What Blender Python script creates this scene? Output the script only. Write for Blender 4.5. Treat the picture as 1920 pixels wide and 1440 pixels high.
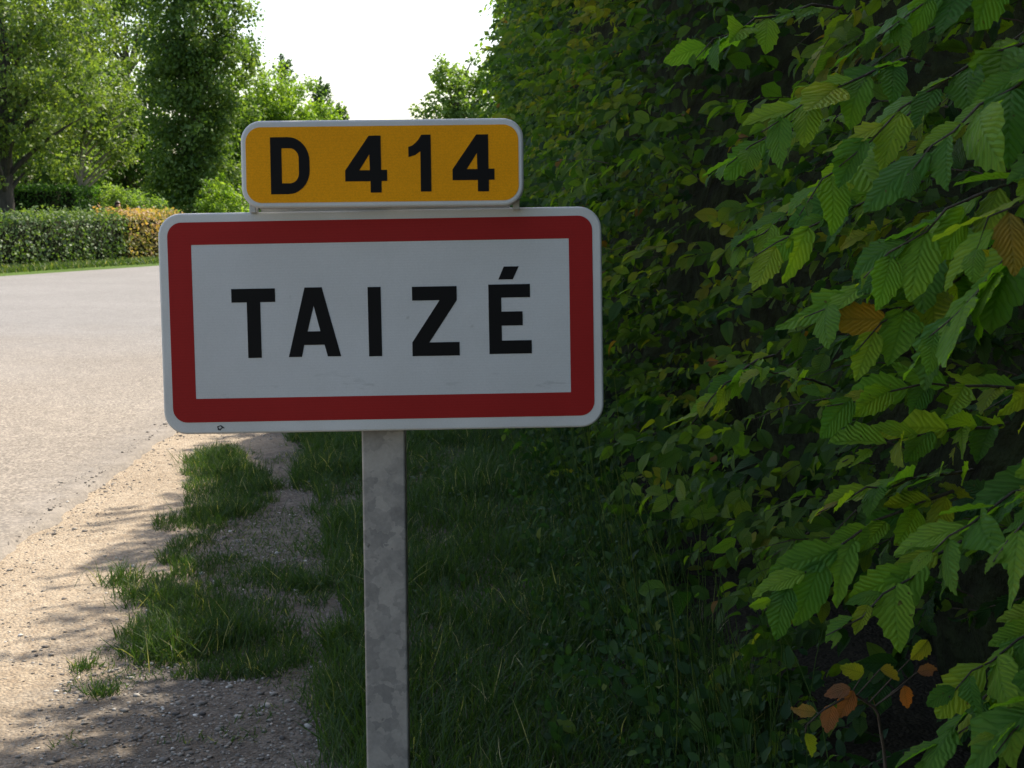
import bpy, bmesh, math, random
import numpy as np
from mathutils import Matrix, Vector

for o in list(bpy.data.objects):
    bpy.data.objects.remove(o)
scene = bpy.context.scene
COL = scene.collection
R = math.radians
rng = np.random.default_rng(7)
random.seed(7)

# ------------------------------------------------------------------ camera, sky, sun, exposure
EYE = np.array([0.0, 0.0, 1.6])
FPX, CX, CY = 2900.0, 960.0, 720.0          # focal length and centre of the 1920 x 1440 photograph
YAW, PITCH = R(2.17), math.atan(330 / 2900)
cam_data = bpy.data.cameras.new('camera')
cam = bpy.data.objects.new('camera', cam_data)
COL.objects.link(cam)
cam.location = EYE
cam.rotation_euler = (R(90) - PITCH, 0, -YAW)
cam_data.sensor_width = 36
cam_data.lens = FPX / 1920 * 36
cam_data.clip_start = 0.05
cam_data.clip_end = 3000
cam_data.dof.use_dof = True
cam_data.dof.focus_distance = 2.72
cam_data.dof.aperture_fstop = 24
scene.camera = cam

SUN_EL, SUN_AZ = R(55), R(42)               # azimuth from +Y (the way the road runs) towards +X (the hedge)
world = bpy.data.worlds.new('World')
scene.world = world
world.use_nodes = True
wt = world.node_tree
wt.nodes.clear()
sky = wt.nodes.new('ShaderNodeTexSky')
sky.sky_type = 'NISHITA'
sky.sun_disc = False
sky.sun_elevation = SUN_EL
sky.sun_rotation = SUN_AZ
sky.altitude = 200
sky.air_density = 1.0
sky.dust_density = 2.6
sky.ozone_density = 0.4
bg = wt.nodes.new('ShaderNodeBackground')
bg.inputs['Strength'].default_value = 0.12
wo = wt.nodes.new('ShaderNodeOutputWorld')
wt.links.new(sky.outputs[0], bg.inputs[0])
wt.links.new(bg.outputs[0], wo.inputs[0])

sun_data = bpy.data.lights.new('sun', 'SUN')
sun_data.energy = 3.3
sun_data.angle = R(0.53)
sun_data.color = (1.0, 0.95, 0.87)
sun = bpy.data.objects.new('sun', sun_data)
COL.objects.link(sun)
sd = Vector((math.sin(SUN_AZ) * math.cos(SUN_EL), math.cos(SUN_AZ) * math.cos(SUN_EL), math.sin(SUN_EL)))
sun.rotation_euler = sd.to_track_quat('Z', 'Y').to_euler()
sun.location = sd * 60

scene.view_settings.view_transform = 'Standard'
scene.view_settings.look = 'None'
scene.view_settings.exposure = 1.42
scene.view_settings.gamma = 1.0
scene.view_settings.use_white_balance = True          # the camera was balanced for the shade
scene.view_settings.white_balance_temperature = 7000
scene.view_settings.use_curve_mapping = False
cy = scene.cycles
cy.max_bounces = 6
cy.diffuse_bounces = 4
cy.glossy_bounces = 3
cy.transmission_bounces = 4
cy.transparent_max_bounces = 4
cy.caustics_reflective = False
cy.caustics_refractive = False
cy.use_denoising = True
cy.sample_clamp_indirect = 6

FW = np.array([math.sin(YAW) * math.cos(PITCH), math.cos(YAW) * math.cos(PITCH), -math.sin(PITCH)])
RT = np.array([math.cos(YAW), -math.sin(YAW), 0.0])
UP = np.cross(RT, FW)


def at(px, py, d):
    """A point of the place: direction seen at photograph pixel px, py and distance d along the view axis."""
    return EYE + d * (FW + RT * (px - CX) / FPX + UP * (CY - py) / FPX)


def xat(px, y):
    return math.tan(YAW) * y * 1.0 + (px - CX) / FPX * y / math.cos(YAW) if False else (px - 849.4) / FPX * y


def zat(py, y):
    return 1.6 + (390 - py) / FPX * y


# ------------------------------------------------------------------ helpers
def tag(o, label=None, cat=None, group=None, kind=None):
    if label:
        o['label'] = label
    if cat:
        o['category'] = cat
    if group:
        o['group'] = group
    if kind:
        o['kind'] = kind
    return o


def link(name, data, parent=None, mat=None):
    o = bpy.data.objects.new(name, data)
    COL.objects.link(o)
    if parent is not None:
        o.parent = parent
    if mat is not None:
        data.materials.append(mat)
    return o


def empty(name, loc=(0, 0, 0)):
    o = bpy.data.objects.new(name, None)
    o.empty_display_size = 0.2
    COL.objects.link(o)
    o.location = loc
    return o


def mesh(name, V, F, uv=None, tint=None, smooth=True):
    """V (n,3); F (m,k) with constant k; uv (m*k,2); tint (n,)"""
    me = bpy.data.meshes.new(name)
    V = np.asarray(V, np.float32)
    F = np.asarray(F, np.int32)
    m, k = F.shape
    me.vertices.add(len(V))
    me.vertices.foreach_set('co', V.ravel())
    me.loops.add(m * k)
    me.loops.foreach_set('vertex_index', F.ravel())
    me.polygons.add(m)
    me.polygons.foreach_set('loop_start', np.arange(0, m * k, k, dtype=np.int32))
    me.polygons.foreach_set('loop_total', np.full(m, k, np.int32))
    if smooth:
        me.polygons.foreach_set('use_smooth', np.ones(m, bool))
    if uv is not None:
        l = me.uv_layers.new(name='uv')
        l.data.foreach_set('uv', np.asarray(uv, np.float32).ravel())
    if tint is not None:
        a = me.attributes.new('tint', 'FLOAT', 'POINT')
        a.data.foreach_set('value', np.asarray(tint, np.float32))
    me.update(calc_edges=True)
    me.validate()
    return me


def norm(a):
    return a / (np.linalg.norm(a, axis=-1, keepdims=True) + 1e-9)


class Bag:
    """Collects copies of templates and tubes with the same face size, built as one mesh."""

    def __init__(self):
        self.V, self.F, self.U, self.T, self.n = [], [], [], [], 0

    def add(self, V, F, uv=None, tint=None):
        self.V.append(V)
        self.F.append(F + self.n)
        self.U.append(uv if uv is not None else np.zeros((F.size, 2)))
        self.T.append(tint if tint is not None else np.zeros(len(V)))
        self.n += len(V)

    def copies(self, tpl, P, M, tint):
        """tpl=(V,F,UV); P (m,3); M (m,3,3) columns are axes; tint (m,)"""
        tv, tf, tu = tpl
        m, n = len(P), len(tv)
        if m == 0:
            return
        V = np.einsum('mij,nj->mni', M, tv) + P[:, None, :]
        F = tf[None] + (np.arange(m) * n)[:, None, None]
        self.add(V.reshape(-1, 3), F.reshape(-1, tf.shape[1]), np.tile(tu, (m, 1)), np.repeat(tint, n))

    def build(self, name, mat, parent=None, smooth=True):
        me = mesh(name, np.concatenate(self.V), np.concatenate(self.F), np.concatenate(self.U), np.concatenate(self.T), smooth)
        return link(name, me, parent, mat)


def tube(path, radii, sides=6):
    """Quads of a tapered tube with closed ends (fan as degenerate-free quads is skipped: the ends taper shut)."""
    path = np.asarray(path, float)
    n = len(path)
    radii = np.broadcast_to(np.asarray(radii, float), (n,))
    tang = norm(np.gradient(path, axis=0))
    ref = np.where(np.abs(tang[:, 2:3]) > 0.9, np.array([[1.0, 0, 0]]), np.array([[0, 0, 1.0]]))
    a = norm(np.cross(tang, ref))
    b = np.cross(tang, a)
    ang = np.linspace(0, 2 * math.pi, sides, endpoint=False)
    V = path[:, None] + radii[:, None, None] * (np.cos(ang)[None, :, None] * a[:, None] + np.sin(ang)[None, :, None] * b[:, None])
    F = []
    for i in range(n - 1):
        for j in range(sides):
            k = (j + 1) % sides
            F.append((i * sides + j, i * sides + k, (i + 1) * sides + k, (i + 1) * sides + j))
    return V.reshape(-1, 3), np.array(F)


def vnoise(P, scale, seed=0):
    """Smooth value noise of points (n,d<=3), about -1..1."""
    P = np.asarray(P, float) * scale + seed * 17.31
    if P.shape[1] == 2:
        P = np.c_[P, np.zeros(len(P))]
    i = np.floor(P).astype(np.int64)
    f = P - i
    f = f * f * (3 - 2 * f)

    def h(a, b, c):
        n = (a * 73856093) ^ (b * 19349663) ^ (c * 83492791)
        n = (n ^ (n >> 13)) * 1274126177
        n = n ^ (n >> 16)
        return (n & 0xFFFF) / 32767.5 - 1
    out = 0
    for dx in (0, 1):
        for dy in (0, 1):
            for dz in (0, 1):
                w = (f[:, 0] if dx else 1 - f[:, 0]) * (f[:, 1] if dy else 1 - f[:, 1]) * (f[:, 2] if dz else 1 - f[:, 2])
                out = out + w * h(i[:, 0] + dx, i[:, 1] + dy, i[:, 2] + dz)
    return out


def inside(poly, P):
    poly = np.asarray(poly, float)
    x, y = P[:, 0], P[:, 1]
    c = np.zeros(len(P), bool)
    j = len(poly) - 1
    for i in range(len(poly)):
        xi, yi = poly[i]
        xj, yj = poly[j]
        c ^= ((yi > y) != (yj > y)) & (x < (xj - xi) * (y - yi) / (yj - yi + 1e-12) + xi)
        j = i
    return c


# ------------------------------------------------------------------ materials
def new_mat(name):
    m = bpy.data.materials.new(name)
    m.use_nodes = True
    t = m.node_tree
    b = t.nodes['Principled BSDF']
    return m, t, b


def nd(t, typ, **kw):
    n = t.nodes.new(typ)
    for k, v in kw.items():
        if k.startswith('i_'):
            key = k[2:]
            n.inputs[int(key) if key.isdigit() else key.replace('_', ' ')].default_value = v
        else:
            setattr(n, k, v)
    return n


def ramp(t, src, stops, interp='LINEAR'):
    r = t.nodes.new('ShaderNodeValToRGB')
    r.color_ramp.interpolation = interp
    e = r.color_ramp.elements
    while len(e) < len(stops):
        e.new(0.5)
    for el, (p, c) in zip(e, stops):
        el.position = p
        el.color = (*c, 1) if len(c) == 3 else c
    t.links.new(src, r.inputs[0])
    return r


def math_n(t, op, a, b=None, c=None):
    n = t.nodes.new('ShaderNodeMath')
    n.operation = op
    for i, v in enumerate((a, b, c)):
        if v is None:
            continue
        if isinstance(v, (int, float)):
            n.inputs[i].default_value = v
        else:
            t.links.new(v, n.inputs[i])
    return n.outputs[0]


def mixc(t, fac, a, b, blend='MIX'):
    n = t.nodes.new('ShaderNodeMix')
    n.data_type = 'RGBA'
    n.blend_type = blend
    n.clamp_factor = True
    for s, v in ((0, fac), (6, a), (7, b)):
        if isinstance(v, (int, float)):
            n.inputs[s].default_value = v
        elif isinstance(v, tuple):
            n.inputs[s].default_value = (*v, 1) if len(v) == 3 else v
        else:
            t.links.new(v, n.inputs[s])
    return n.outputs[2]


def noise(t, vec, scale, detail=4, rough=0.55, out=0):
    n = nd(t, 'ShaderNodeTexNoise', i_Scale=scale, i_Detail=detail, i_Roughness=rough)
    if vec is not None:
        t.links.new(vec, n.inputs['Vector'])
    return n.outputs[out]


def bump(t, b, height, strength, dist):
    n = nd(t, 'ShaderNodeBump', i_Strength=strength, i_Distance=dist)
    t.links.new(height, n.inputs['Height'])
    t.links.new(n.outputs[0], b.inputs['Normal'])
    return n


def leaf_mat(name, stops, veins=False, per_object=False, trans=0.5, rough=0.55, spec=0.16, trans_gain=(1.5, 1.6, 0.5)):
    m, t, b = new_mat(name)
    if per_object:
        src = nd(t, 'ShaderNodeObjectInfo').outputs['Random']
    else:
        src = nd(t, 'ShaderNodeAttribute', attribute_name='tint').outputs['Fac']
    col = ramp(t, src, stops).outputs[0]
    if veins:
        uv = nd(t, 'ShaderNodeUVMap', uv_map='uv').outputs[0]
        sep = nd(t, 'ShaderNodeSeparateXYZ')
        t.links.new(uv, sep.inputs[0])
        au = math_n(t, 'ABSOLUTE', sep.outputs[0])
        s = math_n(t, 'SUBTRACT', math_n(t, 'MULTIPLY', sep.outputs[1], 10.0), math_n(t, 'MULTIPLY', au, 13.0))
        jv = nd(t, 'ShaderNodeVectorMath', operation='ADD')     # each leaf its own wobble and spots
        cb_ = nd(t, 'ShaderNodeCombineXYZ')
        t.links.new(math_n(t, 'MULTIPLY', src, 37.0), cb_.inputs[2])
        t.links.new(uv, jv.inputs[0])
        t.links.new(cb_.outputs[0], jv.inputs[1])
        s = math_n(t, 'ADD', s, math_n(t, 'MULTIPLY', noise(t, jv.outputs[0], 3.5, 2), 1.5))
        tri = math_n(t, 'PINGPONG', s, 0.5)            # 0 at a vein, .5 between two
        line = math_n(t, 'SMOOTH_MAX', math_n(t, 'SUBTRACT', 1.0, math_n(t, 'MULTIPLY', tri, 6.0)), 0.0, 0.05)
        mid = math_n(t, 'MAXIMUM', math_n(t, 'SUBTRACT', 1.0, math_n(t, 'MULTIPLY', au, 38.0)), 0.0)
        v = math_n(t, 'MAXIMUM', line, mid)
        tc = nd(t, 'ShaderNodeTexCoord').outputs['Object']
        nz = noise(t, uv, 5.0, 3)
        col = mixc(t, math_n(t, 'MULTIPLY', nz, 0.35), col, mixc(t, 1.0, col, (0.6, 0.75, 0.6), 'MULTIPLY'))
        col = mixc(t, math_n(t, 'MULTIPLY', v, 0.5), col, mixc(t, 1.0, col, (0.45, 0.55, 0.5), 'MULTIPLY'))
        big = noise(t, jv.outputs[0], 1.6, 2)
        col = mixc(t, ramp(t, big, [(0.45, (0, 0, 0)), (0.75, (0.55, 0.55, 0.55))]).outputs[0], col, mixc(t, 1.0, col, (1.7, 1.25, 0.9), 'MULTIPLY'))
        spot = noise(t, jv.outputs[0], 13.0, 2, 0.4)
        col = mixc(t, math_n(t, 'MULTIPLY', ramp(t, spot, [(0.72, (0, 0, 0)), (0.76, (1, 1, 1))]).outputs[0], 0.8), col, (0.09, 0.05, 0.02))
        h = math_n(t, 'SUBTRACT', math_n(t, 'MULTIPLY', tri, 1.6), math_n(t, 'MULTIPLY', mid, 0.5))
        bump(t, b, h, 0.85, 0.003)
    t.links.new(col, b.inputs['Base Color'])
    b.inputs['Roughness'].default_value = rough
    b.inputs['Specular IOR Level'].default_value = spec
    tr = nd(t, 'ShaderNodeBsdfTranslucent')
    t.links.new(mixc(t, 1.0, col, trans_gain, 'MULTIPLY'), tr.inputs[0])
    mx = nd(t, 'ShaderNodeMixShader', i_0=trans)
    t.links.new(b.outputs[0], mx.inputs[1])
    t.links.new(tr.outputs[0], mx.inputs[2])
    out = [n for n in t.nodes if n.type == 'OUTPUT_MATERIAL'][0]
    t.links.new(mx.outputs[0], out.inputs[0])
    return m


HORN = [(0.0, (0.024, 0.068, 0.018)), (0.4, (0.074, 0.152, 0.026)), (0.75, (0.16, 0.245, 0.03)), (0.9, (0.27, 0.30, 0.038)), (0.965, (0.20, 0.20, 0.03)), (0.99, (0.22, 0.12, 0.03))]
HORN_LIT = [(0.0, (0.060, 0.165, 0.034)), (0.35, (0.12, 0.265, 0.038)), (0.75, (0.205, 0.36, 0.04)), (0.95, (0.27, 0.35, 0.04)), (0.987, (0.28, 0.29, 0.04)), (0.998, (0.30, 0.17, 0.04))]  # near-shoot greens lightened to stand in for stronger light on the outer leaves
M_leaf = leaf_mat('hornbeam leaf', HORN, veins=True)
M_leaf_lit = leaf_mat('lit-toned hornbeam leaf', HORN_LIT, veins=True, per_object=True)
M_leaf_far = leaf_mat('hornbeam leaf far', HORN)
M_red_leaf = leaf_mat('autumn leaf', [(0, (0.32, 0.10, 0.06)), (0.3, (0.42, 0.15, 0.05)), (0.55, (0.30, 0.13, 0.10)), (0.8, (0.34, 0.30, 0.04)), (1, (0.22, 0.28, 0.04))], veins=True, per_object=True)


def bark(name, c1, c2, scale=18):
    m, t, b = new_mat(name)
    tc = nd(t, 'ShaderNodeTexCoord')
    mp = nd(t, 'ShaderNodeMapping')
    mp.inputs['Scale'].default_value = (1, 1, 0.25)
    t.links.new(tc.outputs['Object'], mp.inputs[0])
    n = noise(t, mp.outputs[0], scale, 6)
    t.links.new(ramp(t, n, [(0.3, c1), (0.7, c2)]).outputs[0], b.inputs['Base Color'])
    b.inputs['Roughness'].default_value = 0.9
    bump(t, b, n, 0.8, 0.02)
    return m


M_twig = bark('twig bark', (0.035, 0.026, 0.018), (0.085, 0.062, 0.042), 60)
M_bark = bark('tree bark', (0.05, 0.042, 0.033), (0.16, 0.135, 0.105), 12)
M_bark_dark = bark('dark bark', (0.022, 0.018, 0.014), (0.07, 0.056, 0.044), 12)
M_bark_pale = bark('pale bark', (0.14, 0.12, 0.09), (0.34, 0.30, 0.23), 14)

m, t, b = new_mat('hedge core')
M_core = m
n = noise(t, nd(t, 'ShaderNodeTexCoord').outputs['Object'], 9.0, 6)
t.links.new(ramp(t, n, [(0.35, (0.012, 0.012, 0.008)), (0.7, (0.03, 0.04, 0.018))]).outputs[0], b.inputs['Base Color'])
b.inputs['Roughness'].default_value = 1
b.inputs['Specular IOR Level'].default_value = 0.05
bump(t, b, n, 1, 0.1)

# sandy verge with grey gravel towards the hedge
m, t, b = new_mat('verge dirt')
M_verge = m
tc = nd(t, 'ShaderNodeTexCoord').outputs['Object']
sep = nd(t, 'ShaderNodeSeparateXYZ')
t.links.new(tc, sep.inputs[0])
n1 = noise(t, tc, 1.6, 6, 0.6)
n2 = noise(t, tc, 22, 6, 0.7)
n3 = noise(t, tc, 120, 4, 0.6)
sand = ramp(t, n2, [(0.25, (0.24, 0.185, 0.13)), (0.5, (0.34, 0.285, 0.215)), (0.78, (0.42, 0.365, 0.285))]).outputs[0]
grav = ramp(t, n2, [(0.25, (0.075, 0.063, 0.05)), (0.5, (0.125, 0.11, 0.092)), (0.8, (0.22, 0.20, 0.175))]).outputs[0]
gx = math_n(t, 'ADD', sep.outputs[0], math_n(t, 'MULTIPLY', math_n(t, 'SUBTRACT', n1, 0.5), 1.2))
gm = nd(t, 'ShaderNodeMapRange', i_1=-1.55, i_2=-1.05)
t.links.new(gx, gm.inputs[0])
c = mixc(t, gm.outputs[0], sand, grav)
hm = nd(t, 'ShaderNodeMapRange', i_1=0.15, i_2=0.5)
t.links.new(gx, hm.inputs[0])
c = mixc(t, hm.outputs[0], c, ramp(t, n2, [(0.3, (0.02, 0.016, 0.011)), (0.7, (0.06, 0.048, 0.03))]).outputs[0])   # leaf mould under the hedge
vo = nd(t, 'ShaderNodeTexVoronoi', i_Scale=75)
t.links.new(tc, vo.inputs['Vector'])
c = mixc(t, 0.42, c, ramp(t, vo.outputs['Color'], [(0.1, (0.45, 0.42, 0.4)), (0.9, (1.35, 1.3, 1.25))]).outputs[0], 'MULTIPLY')
c = mixc(t, 0.35, c, ramp(t, n1, [(0.35, (0.62, 0.55, 0.48)), (0.65, (1.15, 1.12, 1.1))]).outputs[0], 'MULTIPLY')
t.links.new(c, b.inputs['Base Color'])
b.inputs['Roughness'].default_value = 0.95
b.inputs['Specular IOR Level'].default_value = 0.15
hh = math_n(t, 'ADD', math_n(t, 'MULTIPLY', n2, 0.6), math_n(t, 'ADD', math_n(t, 'MULTIPLY', vo.outputs['Distance'], -0.9), math_n(t, 'MULTIPLY', n3, 0.25)))
bump(t, b, hh, 0.9, 0.012)

# worn chip-seal road
m, t, b = new_mat('road chippings')
M_road = m
tc = nd(t, 'ShaderNodeTexCoord').outputs['Object']
sep = nd(t, 'ShaderNodeSeparateXYZ')
t.links.new(tc, sep.inputs[0])
vo = nd(t, 'ShaderNodeTexVoronoi', i_Scale=72)
t.links.new(tc, vo.inputs['Vector'])
n1 = noise(t, tc, 0.45, 5, 0.6)
n2 = noise(t, tc, 6, 5, 0.6)
chip = ramp(t, vo.outputs['Color'], [(0.05, (0.11, 0.097, 0.082)), (0.45, (0.19, 0.164, 0.134)), (0.9, (0.345, 0.30, 0.245))]).outputs[0]
far = ramp(t, vo.outputs['Color'], [(0.05, (0.12, 0.116, 0.112)), (0.5, (0.17, 0.163, 0.155)), (0.9, (0.23, 0.22, 0.208))]).outputs[0]
fy = nd(t, 'ShaderNodeMapRange', i_1=15, i_2=24)
t.links.new(math_n(t, 'ADD', sep.outputs[1], math_n(t, 'MULTIPLY', n1, 6.0)), fy.inputs[0])
c = mixc(t, fy.outputs[0], chip, far)
dm = nd(t, 'ShaderNodeMapRange', i_1=-2.45, i_2=-2.0)
t.links.new(math_n(t, 'ADD', sep.outputs[0], math_n(t, 'MULTIPLY', math_n(t, 'SUBTRACT', n2, 0.5), 0.9)), dm.inputs[0])
c = mixc(t, math_n(t, 'MULTIPLY', dm.outputs[0], 0.7), c, ramp(t, n2, [(0.35, (0.15, 0.135, 0.12)), (0.7, (0.24, 0.215, 0.185))]).outputs[0])   # worn smooth margin
c = mixc(t, 0.55, c, ramp(t, n1, [(0.3, (0.78, 0.77, 0.76)), (0.7, (1.1, 1.1, 1.1))]).outputs[0], 'MULTIPLY')
c = mixc(t, 0.4, c, ramp(t, n2, [(0.3, (0.75, 0.74, 0.72)), (0.7, (1.15, 1.15, 1.15))]).outputs[0], 'MULTIPLY')
t.links.new(c, b.inputs['Base Color'])
b.inputs['Roughness'].default_value = 0.85
b.inputs['Specular IOR Level'].default_value = 0.3
bump(t, b, math_n(t, 'MULTIPLY', vo.outputs['Distance'], -1.0), 0.4, 0.006)

m, t, b = new_mat('meadow soil')
M_ground = m
tc = nd(t, 'ShaderNodeTexCoord').outputs['Object']
n1 = noise(t, tc, 0.35, 6, 0.6)
n2 = noise(t, tc, 9, 6, 0.65)
c = ramp(t, n2, [(0.3, (0.035, 0.06, 0.016)), (0.6, (0.07, 0.12, 0.025)), (0.8, (0.13, 0.15, 0.05))]).outputs[0]
c = mixc(t, 0.5, c, ramp(t, n1, [(0.3, (0.7, 0.75, 0.6)), (0.7, (1.3, 1.2, 1.0))]).outputs[0], 'MULTIPLY')
t.links.new(c, b.inputs['Base Color'])
b.inputs['Roughness'].default_value = 1
b.inputs['Specular IOR Level'].default_value = 0.1
bump(t, b, n2, 0.8, 0.05)

m, t, b = new_mat('stone')
M_stone = m
src = nd(t, 'ShaderNodeAttribute', attribute_name='tint').outputs['Fac']
t.links.new(ramp(t, src, [(0, (0.07, 0.062, 0.055)), (0.35, (0.16, 0.14, 0.12)), (0.7, (0.25, 0.225, 0.19)), (0.93, (0.38, 0.35, 0.31)), (1, (0.58, 0.55, 0.5))]).outputs[0], b.inputs['Base Color'])
b.inputs['Roughness'].default_value = 0.85

# galvanised post
m, t, b = new_mat('galvanised steel')
M_zinc = m
tc = nd(t, 'ShaderNodeTexCoord').outputs['Object']
w = noise(t, tc, 30, 3, 0.6, 1)
ad = nd(t, 'ShaderNodeVectorMath', operation='MULTIPLY_ADD')
t.links.new(w, ad.inputs[0])
ad.inputs[1].default_value = (0.05, 0.05, 0.05)
t.links.new(tc, ad.inputs[2])
vo = nd(t, 'ShaderNodeTexVoronoi', i_Scale=42)
t.links.new(ad.outputs[0], vo.inputs['Vector'])
n1 = math_n(t, 'ADD', noise(t, tc, 14, 6, 0.68), 0.07)
n2 = noise(t, tc, 160, 4, 0.7)
sepc = nd(t, 'ShaderNodeSeparateColor')
t.links.new(vo.outputs['Color'], sepc.inputs[0])
pat = math_n(t, 'ADD', math_n(t, 'MULTIPLY', sepc.outputs[0], 0.19), math_n(t, 'MULTIPLY', n1, 0.75))
c = ramp(t, pat, [(0.36, (0.185, 0.175, 0.166)), (0.5, (0.26, 0.245, 0.228)), (0.60, (0.33, 0.308, 0.282)), (0.75, (0.38, 0.355, 0.325))]).outputs[0]
c = mixc(t, 0.35, c, ramp(t, n2, [(0.3, (0.75, 0.73, 0.7)), (0.7, (1.15, 1.15, 1.15))]).outputs[0], 'MULTIPLY')
n4 = noise(t, tc, 55, 2, 0.5)
c = mixc(t, ramp(t, n4, [(0.70, (0, 0, 0)), (0.78, (1, 1, 1))]).outputs[0], c, (0.09, 0.08, 0.07))
t.links.new(c, b.inputs['Base Color'])
b.inputs['Metallic'].default_value = 0.25
b.inputs['Roughness'].default_value = 0.62
bump(t, b, pat, 0.25, 0.002)


def sign_mat(name, col, grain=0.12, rough=0.38, weave=True, scuffs=False, spec=0.35, dirt=0.3, lines=0.12):
    m, t, b = new_mat(name)
    tc = nd(t, 'ShaderNodeTexCoord').outputs['Object']
    n1 = noise(t, tc, 5, 5, 0.6)
    n2 = noise(t, tc, 420, 2, 0.5)
    c = mixc(t, dirt, col, mixc(t, 1.0, ramp(t, n1, [(0.3, (0.72, 0.70, 0.66)), (0.65, (1.05, 1.05, 1.05))]).outputs[0], col, 'MULTIPLY'))
    c = mixc(t, grain, c, mixc(t, 1.0, ramp(t, n2, [(0.3, (0.55, 0.55, 0.55)), (0.7, (1.3, 1.3, 1.3))]).outputs[0], c, 'MULTIPLY'))
    if weave:
        wv = nd(t, 'ShaderNodeTexWave', bands_direction='Z', i_Scale=62, i_Distortion=0.0)
        t.links.new(tc, wv.inputs['Vector'])
        c = mixc(t, lines, c, mixc(t, 1.0, ramp(t, wv.outputs['Fac'], [(0.2, (0.85, 0.85, 0.85)), (0.8, (1.08, 1.08, 1.08))]).outputs[0], c, 'MULTIPLY'))
    if scuffs:
        sep = nd(t, 'ShaderNodeSeparateXYZ')
        t.links.new(tc, sep.inputs[0])
        mp = nd(t, 'ShaderNodeMapping')
        mp.inputs['Scale'].default_value = (11, 1, 60)
        mp.inputs['Rotation'].default_value = (0, R(8), 0)
        t.links.new(tc, mp.inputs[0])
        s = noise(t, mp.outputs[0], 1.0, 5, 0.62)
        low = nd(t, 'ShaderNodeMapRange', i_1=-0.07, i_2=-0.12)
        t.links.new(sep.outputs[2], low.inputs[0])
        f = math_n(t, 'MULTIPLY', ramp(t, s, [(0.60, (0, 0, 0)), (0.66, (1, 1, 1))]).outputs[0], low.outputs[0])
        c = mixc(t, math_n(t, 'MULTIPLY', f, 0.35), c, (0.2, 0.2, 0.2))
        sp = noise(t, tc, 34, 1, 0.5)
        c = mixc(t, math_n(t, 'MULTIPLY', ramp(t, sp, [(0.76, (0, 0, 0)), (0.80, (1, 1, 1))]).outputs[0], 0.5), c, (0.25, 0.24, 0.22))
    t.links.new(c, b.inputs['Base Color'])
    b.inputs['Roughness'].default_value = rough
    b.inputs['Specular IOR Level'].default_value = spec
    return m


M_white = sign_mat('white reflective film', (0.52, 0.52, 0.52), scuffs=True)
M_rim = sign_mat('white painted rim', (0.56, 0.56, 0.55), weave=False, dirt=0.5)
M_red = sign_mat('red reflective film', (0.32, 0.015, 0.014), lines=0.3, spec=0.12, rough=0.5)
M_yellow = sign_mat('yellow reflective film', (0.80, 0.32, 0.004), grain=0.25, spec=0.1, rough=0.5)
M_black = sign_mat('black film', (0.006, 0.0055, 0.0055), spec=0.12, rough=0.6, weave=False)
M_alu = sign_mat('grey aluminium', (0.42, 0.42, 0.41), weave=False, spec=0.5, dirt=0.5)
M_slot = sign_mat('dark slot', (0.03, 0.03, 0.035), weave=False)

# ------------------------------------------------------------------ ground, road, verge
ROAD_R = [(-2.02, -12), (-2.05, 2), (-2.08, 7), (-2.08, 9), (-2.0, 11.1), (-1.95, 16), (-1.9, 24), (-2.0, 34), (-1.9, 46), (0.2, 60), (9, 85), (34, 130)]
ROAD_L = [(-19, -12), (-18.4, 2), (-17.8, 7), (-17.4, 9), (-17.0, 11.1), (-15.9, 16), (-13.9, 24), (-11.3, 34), (-7.2, 45.2), (-2.5, 60), (7, 85), (30, 135)]

ground = link('ground', mesh('ground', [(-900, -300, 0), (900, -300, 0), (900, 1500, 0), (-900, 1500, 0)], [(0, 1, 2, 3)], smooth=False), None, M_ground)
tag(ground, kind='structure')


def road_mesh():
    yr = np.array([p[1] for p in ROAD_R], float)
    xr = np.array([p[0] for p in ROAD_R], float)
    xl = np.array([p[0] for p in ROAD_L], float)
    yl = np.array([p[1] for p in ROAD_L], float)
    s = np.concatenate([np.linspace(0, 4, 120), np.linspace(4, 11, 60)[1:]])
    k = np.arange(len(yr))
    XR, YR, XL, YL = np.interp(s, k, xr), np.interp(s, k, yr), np.interp(s, k, xl), np.interp(s, k, yl)
    XR = XR + 0.035 * vnoise(np.c_[YR, YR], 2.3, 3) + 0.02 * vnoise(np.c_[YR, YR], 9, 4)
    nx = 26
    w = np.linspace(0, 1, nx) ** 1.5
    V = np.zeros((len(s), nx + 1, 3))
    V[:, :nx, 0] = XR[:, None] + (XL - XR)[:, None] * w
    V[:, :nx, 1] = YR[:, None] + (YL - YR)[:, None] * w
    V[:, :nx, 2] = 0.034 + 0.05 * np.minimum(w, 1 - w) * 2
    V = np.concatenate([V[:, :1] + np.array([0.05, 0, -0.034]), V[:, :nx]], 1)
    V[:, 0, 2] = -0.01
    V[:, -1, 2] = 0.03
    n, q = V.shape[:2]
    F = [(i * q + j, (i + 1) * q + j, (i + 1) * q + j + 1, i * q + j + 1) for i in range(n - 1) for j in range(q - 1)]
    return mesh('road', V.reshape(-1, 3), np.array(F)[:, ::-1])


road = link('road', road_mesh(), None, M_road)
tag(road, kind='structure')


def ground_z(P):
    """Height of the verge: a shallow rise towards the hedge and small bumps."""
    x = P[:, 0]
    z = 0.012 + 0.02 * np.clip((x + 2.0), 0, 3)
    z = z + 0.010 * vnoise(P[:, :2], 1.3, 1) + 0.006 * vnoise(P[:, :2], 5, 2) + 0.003 * vnoise(P[:, :2], 16, 5)
    return np.maximum(z, 0.006)


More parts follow.
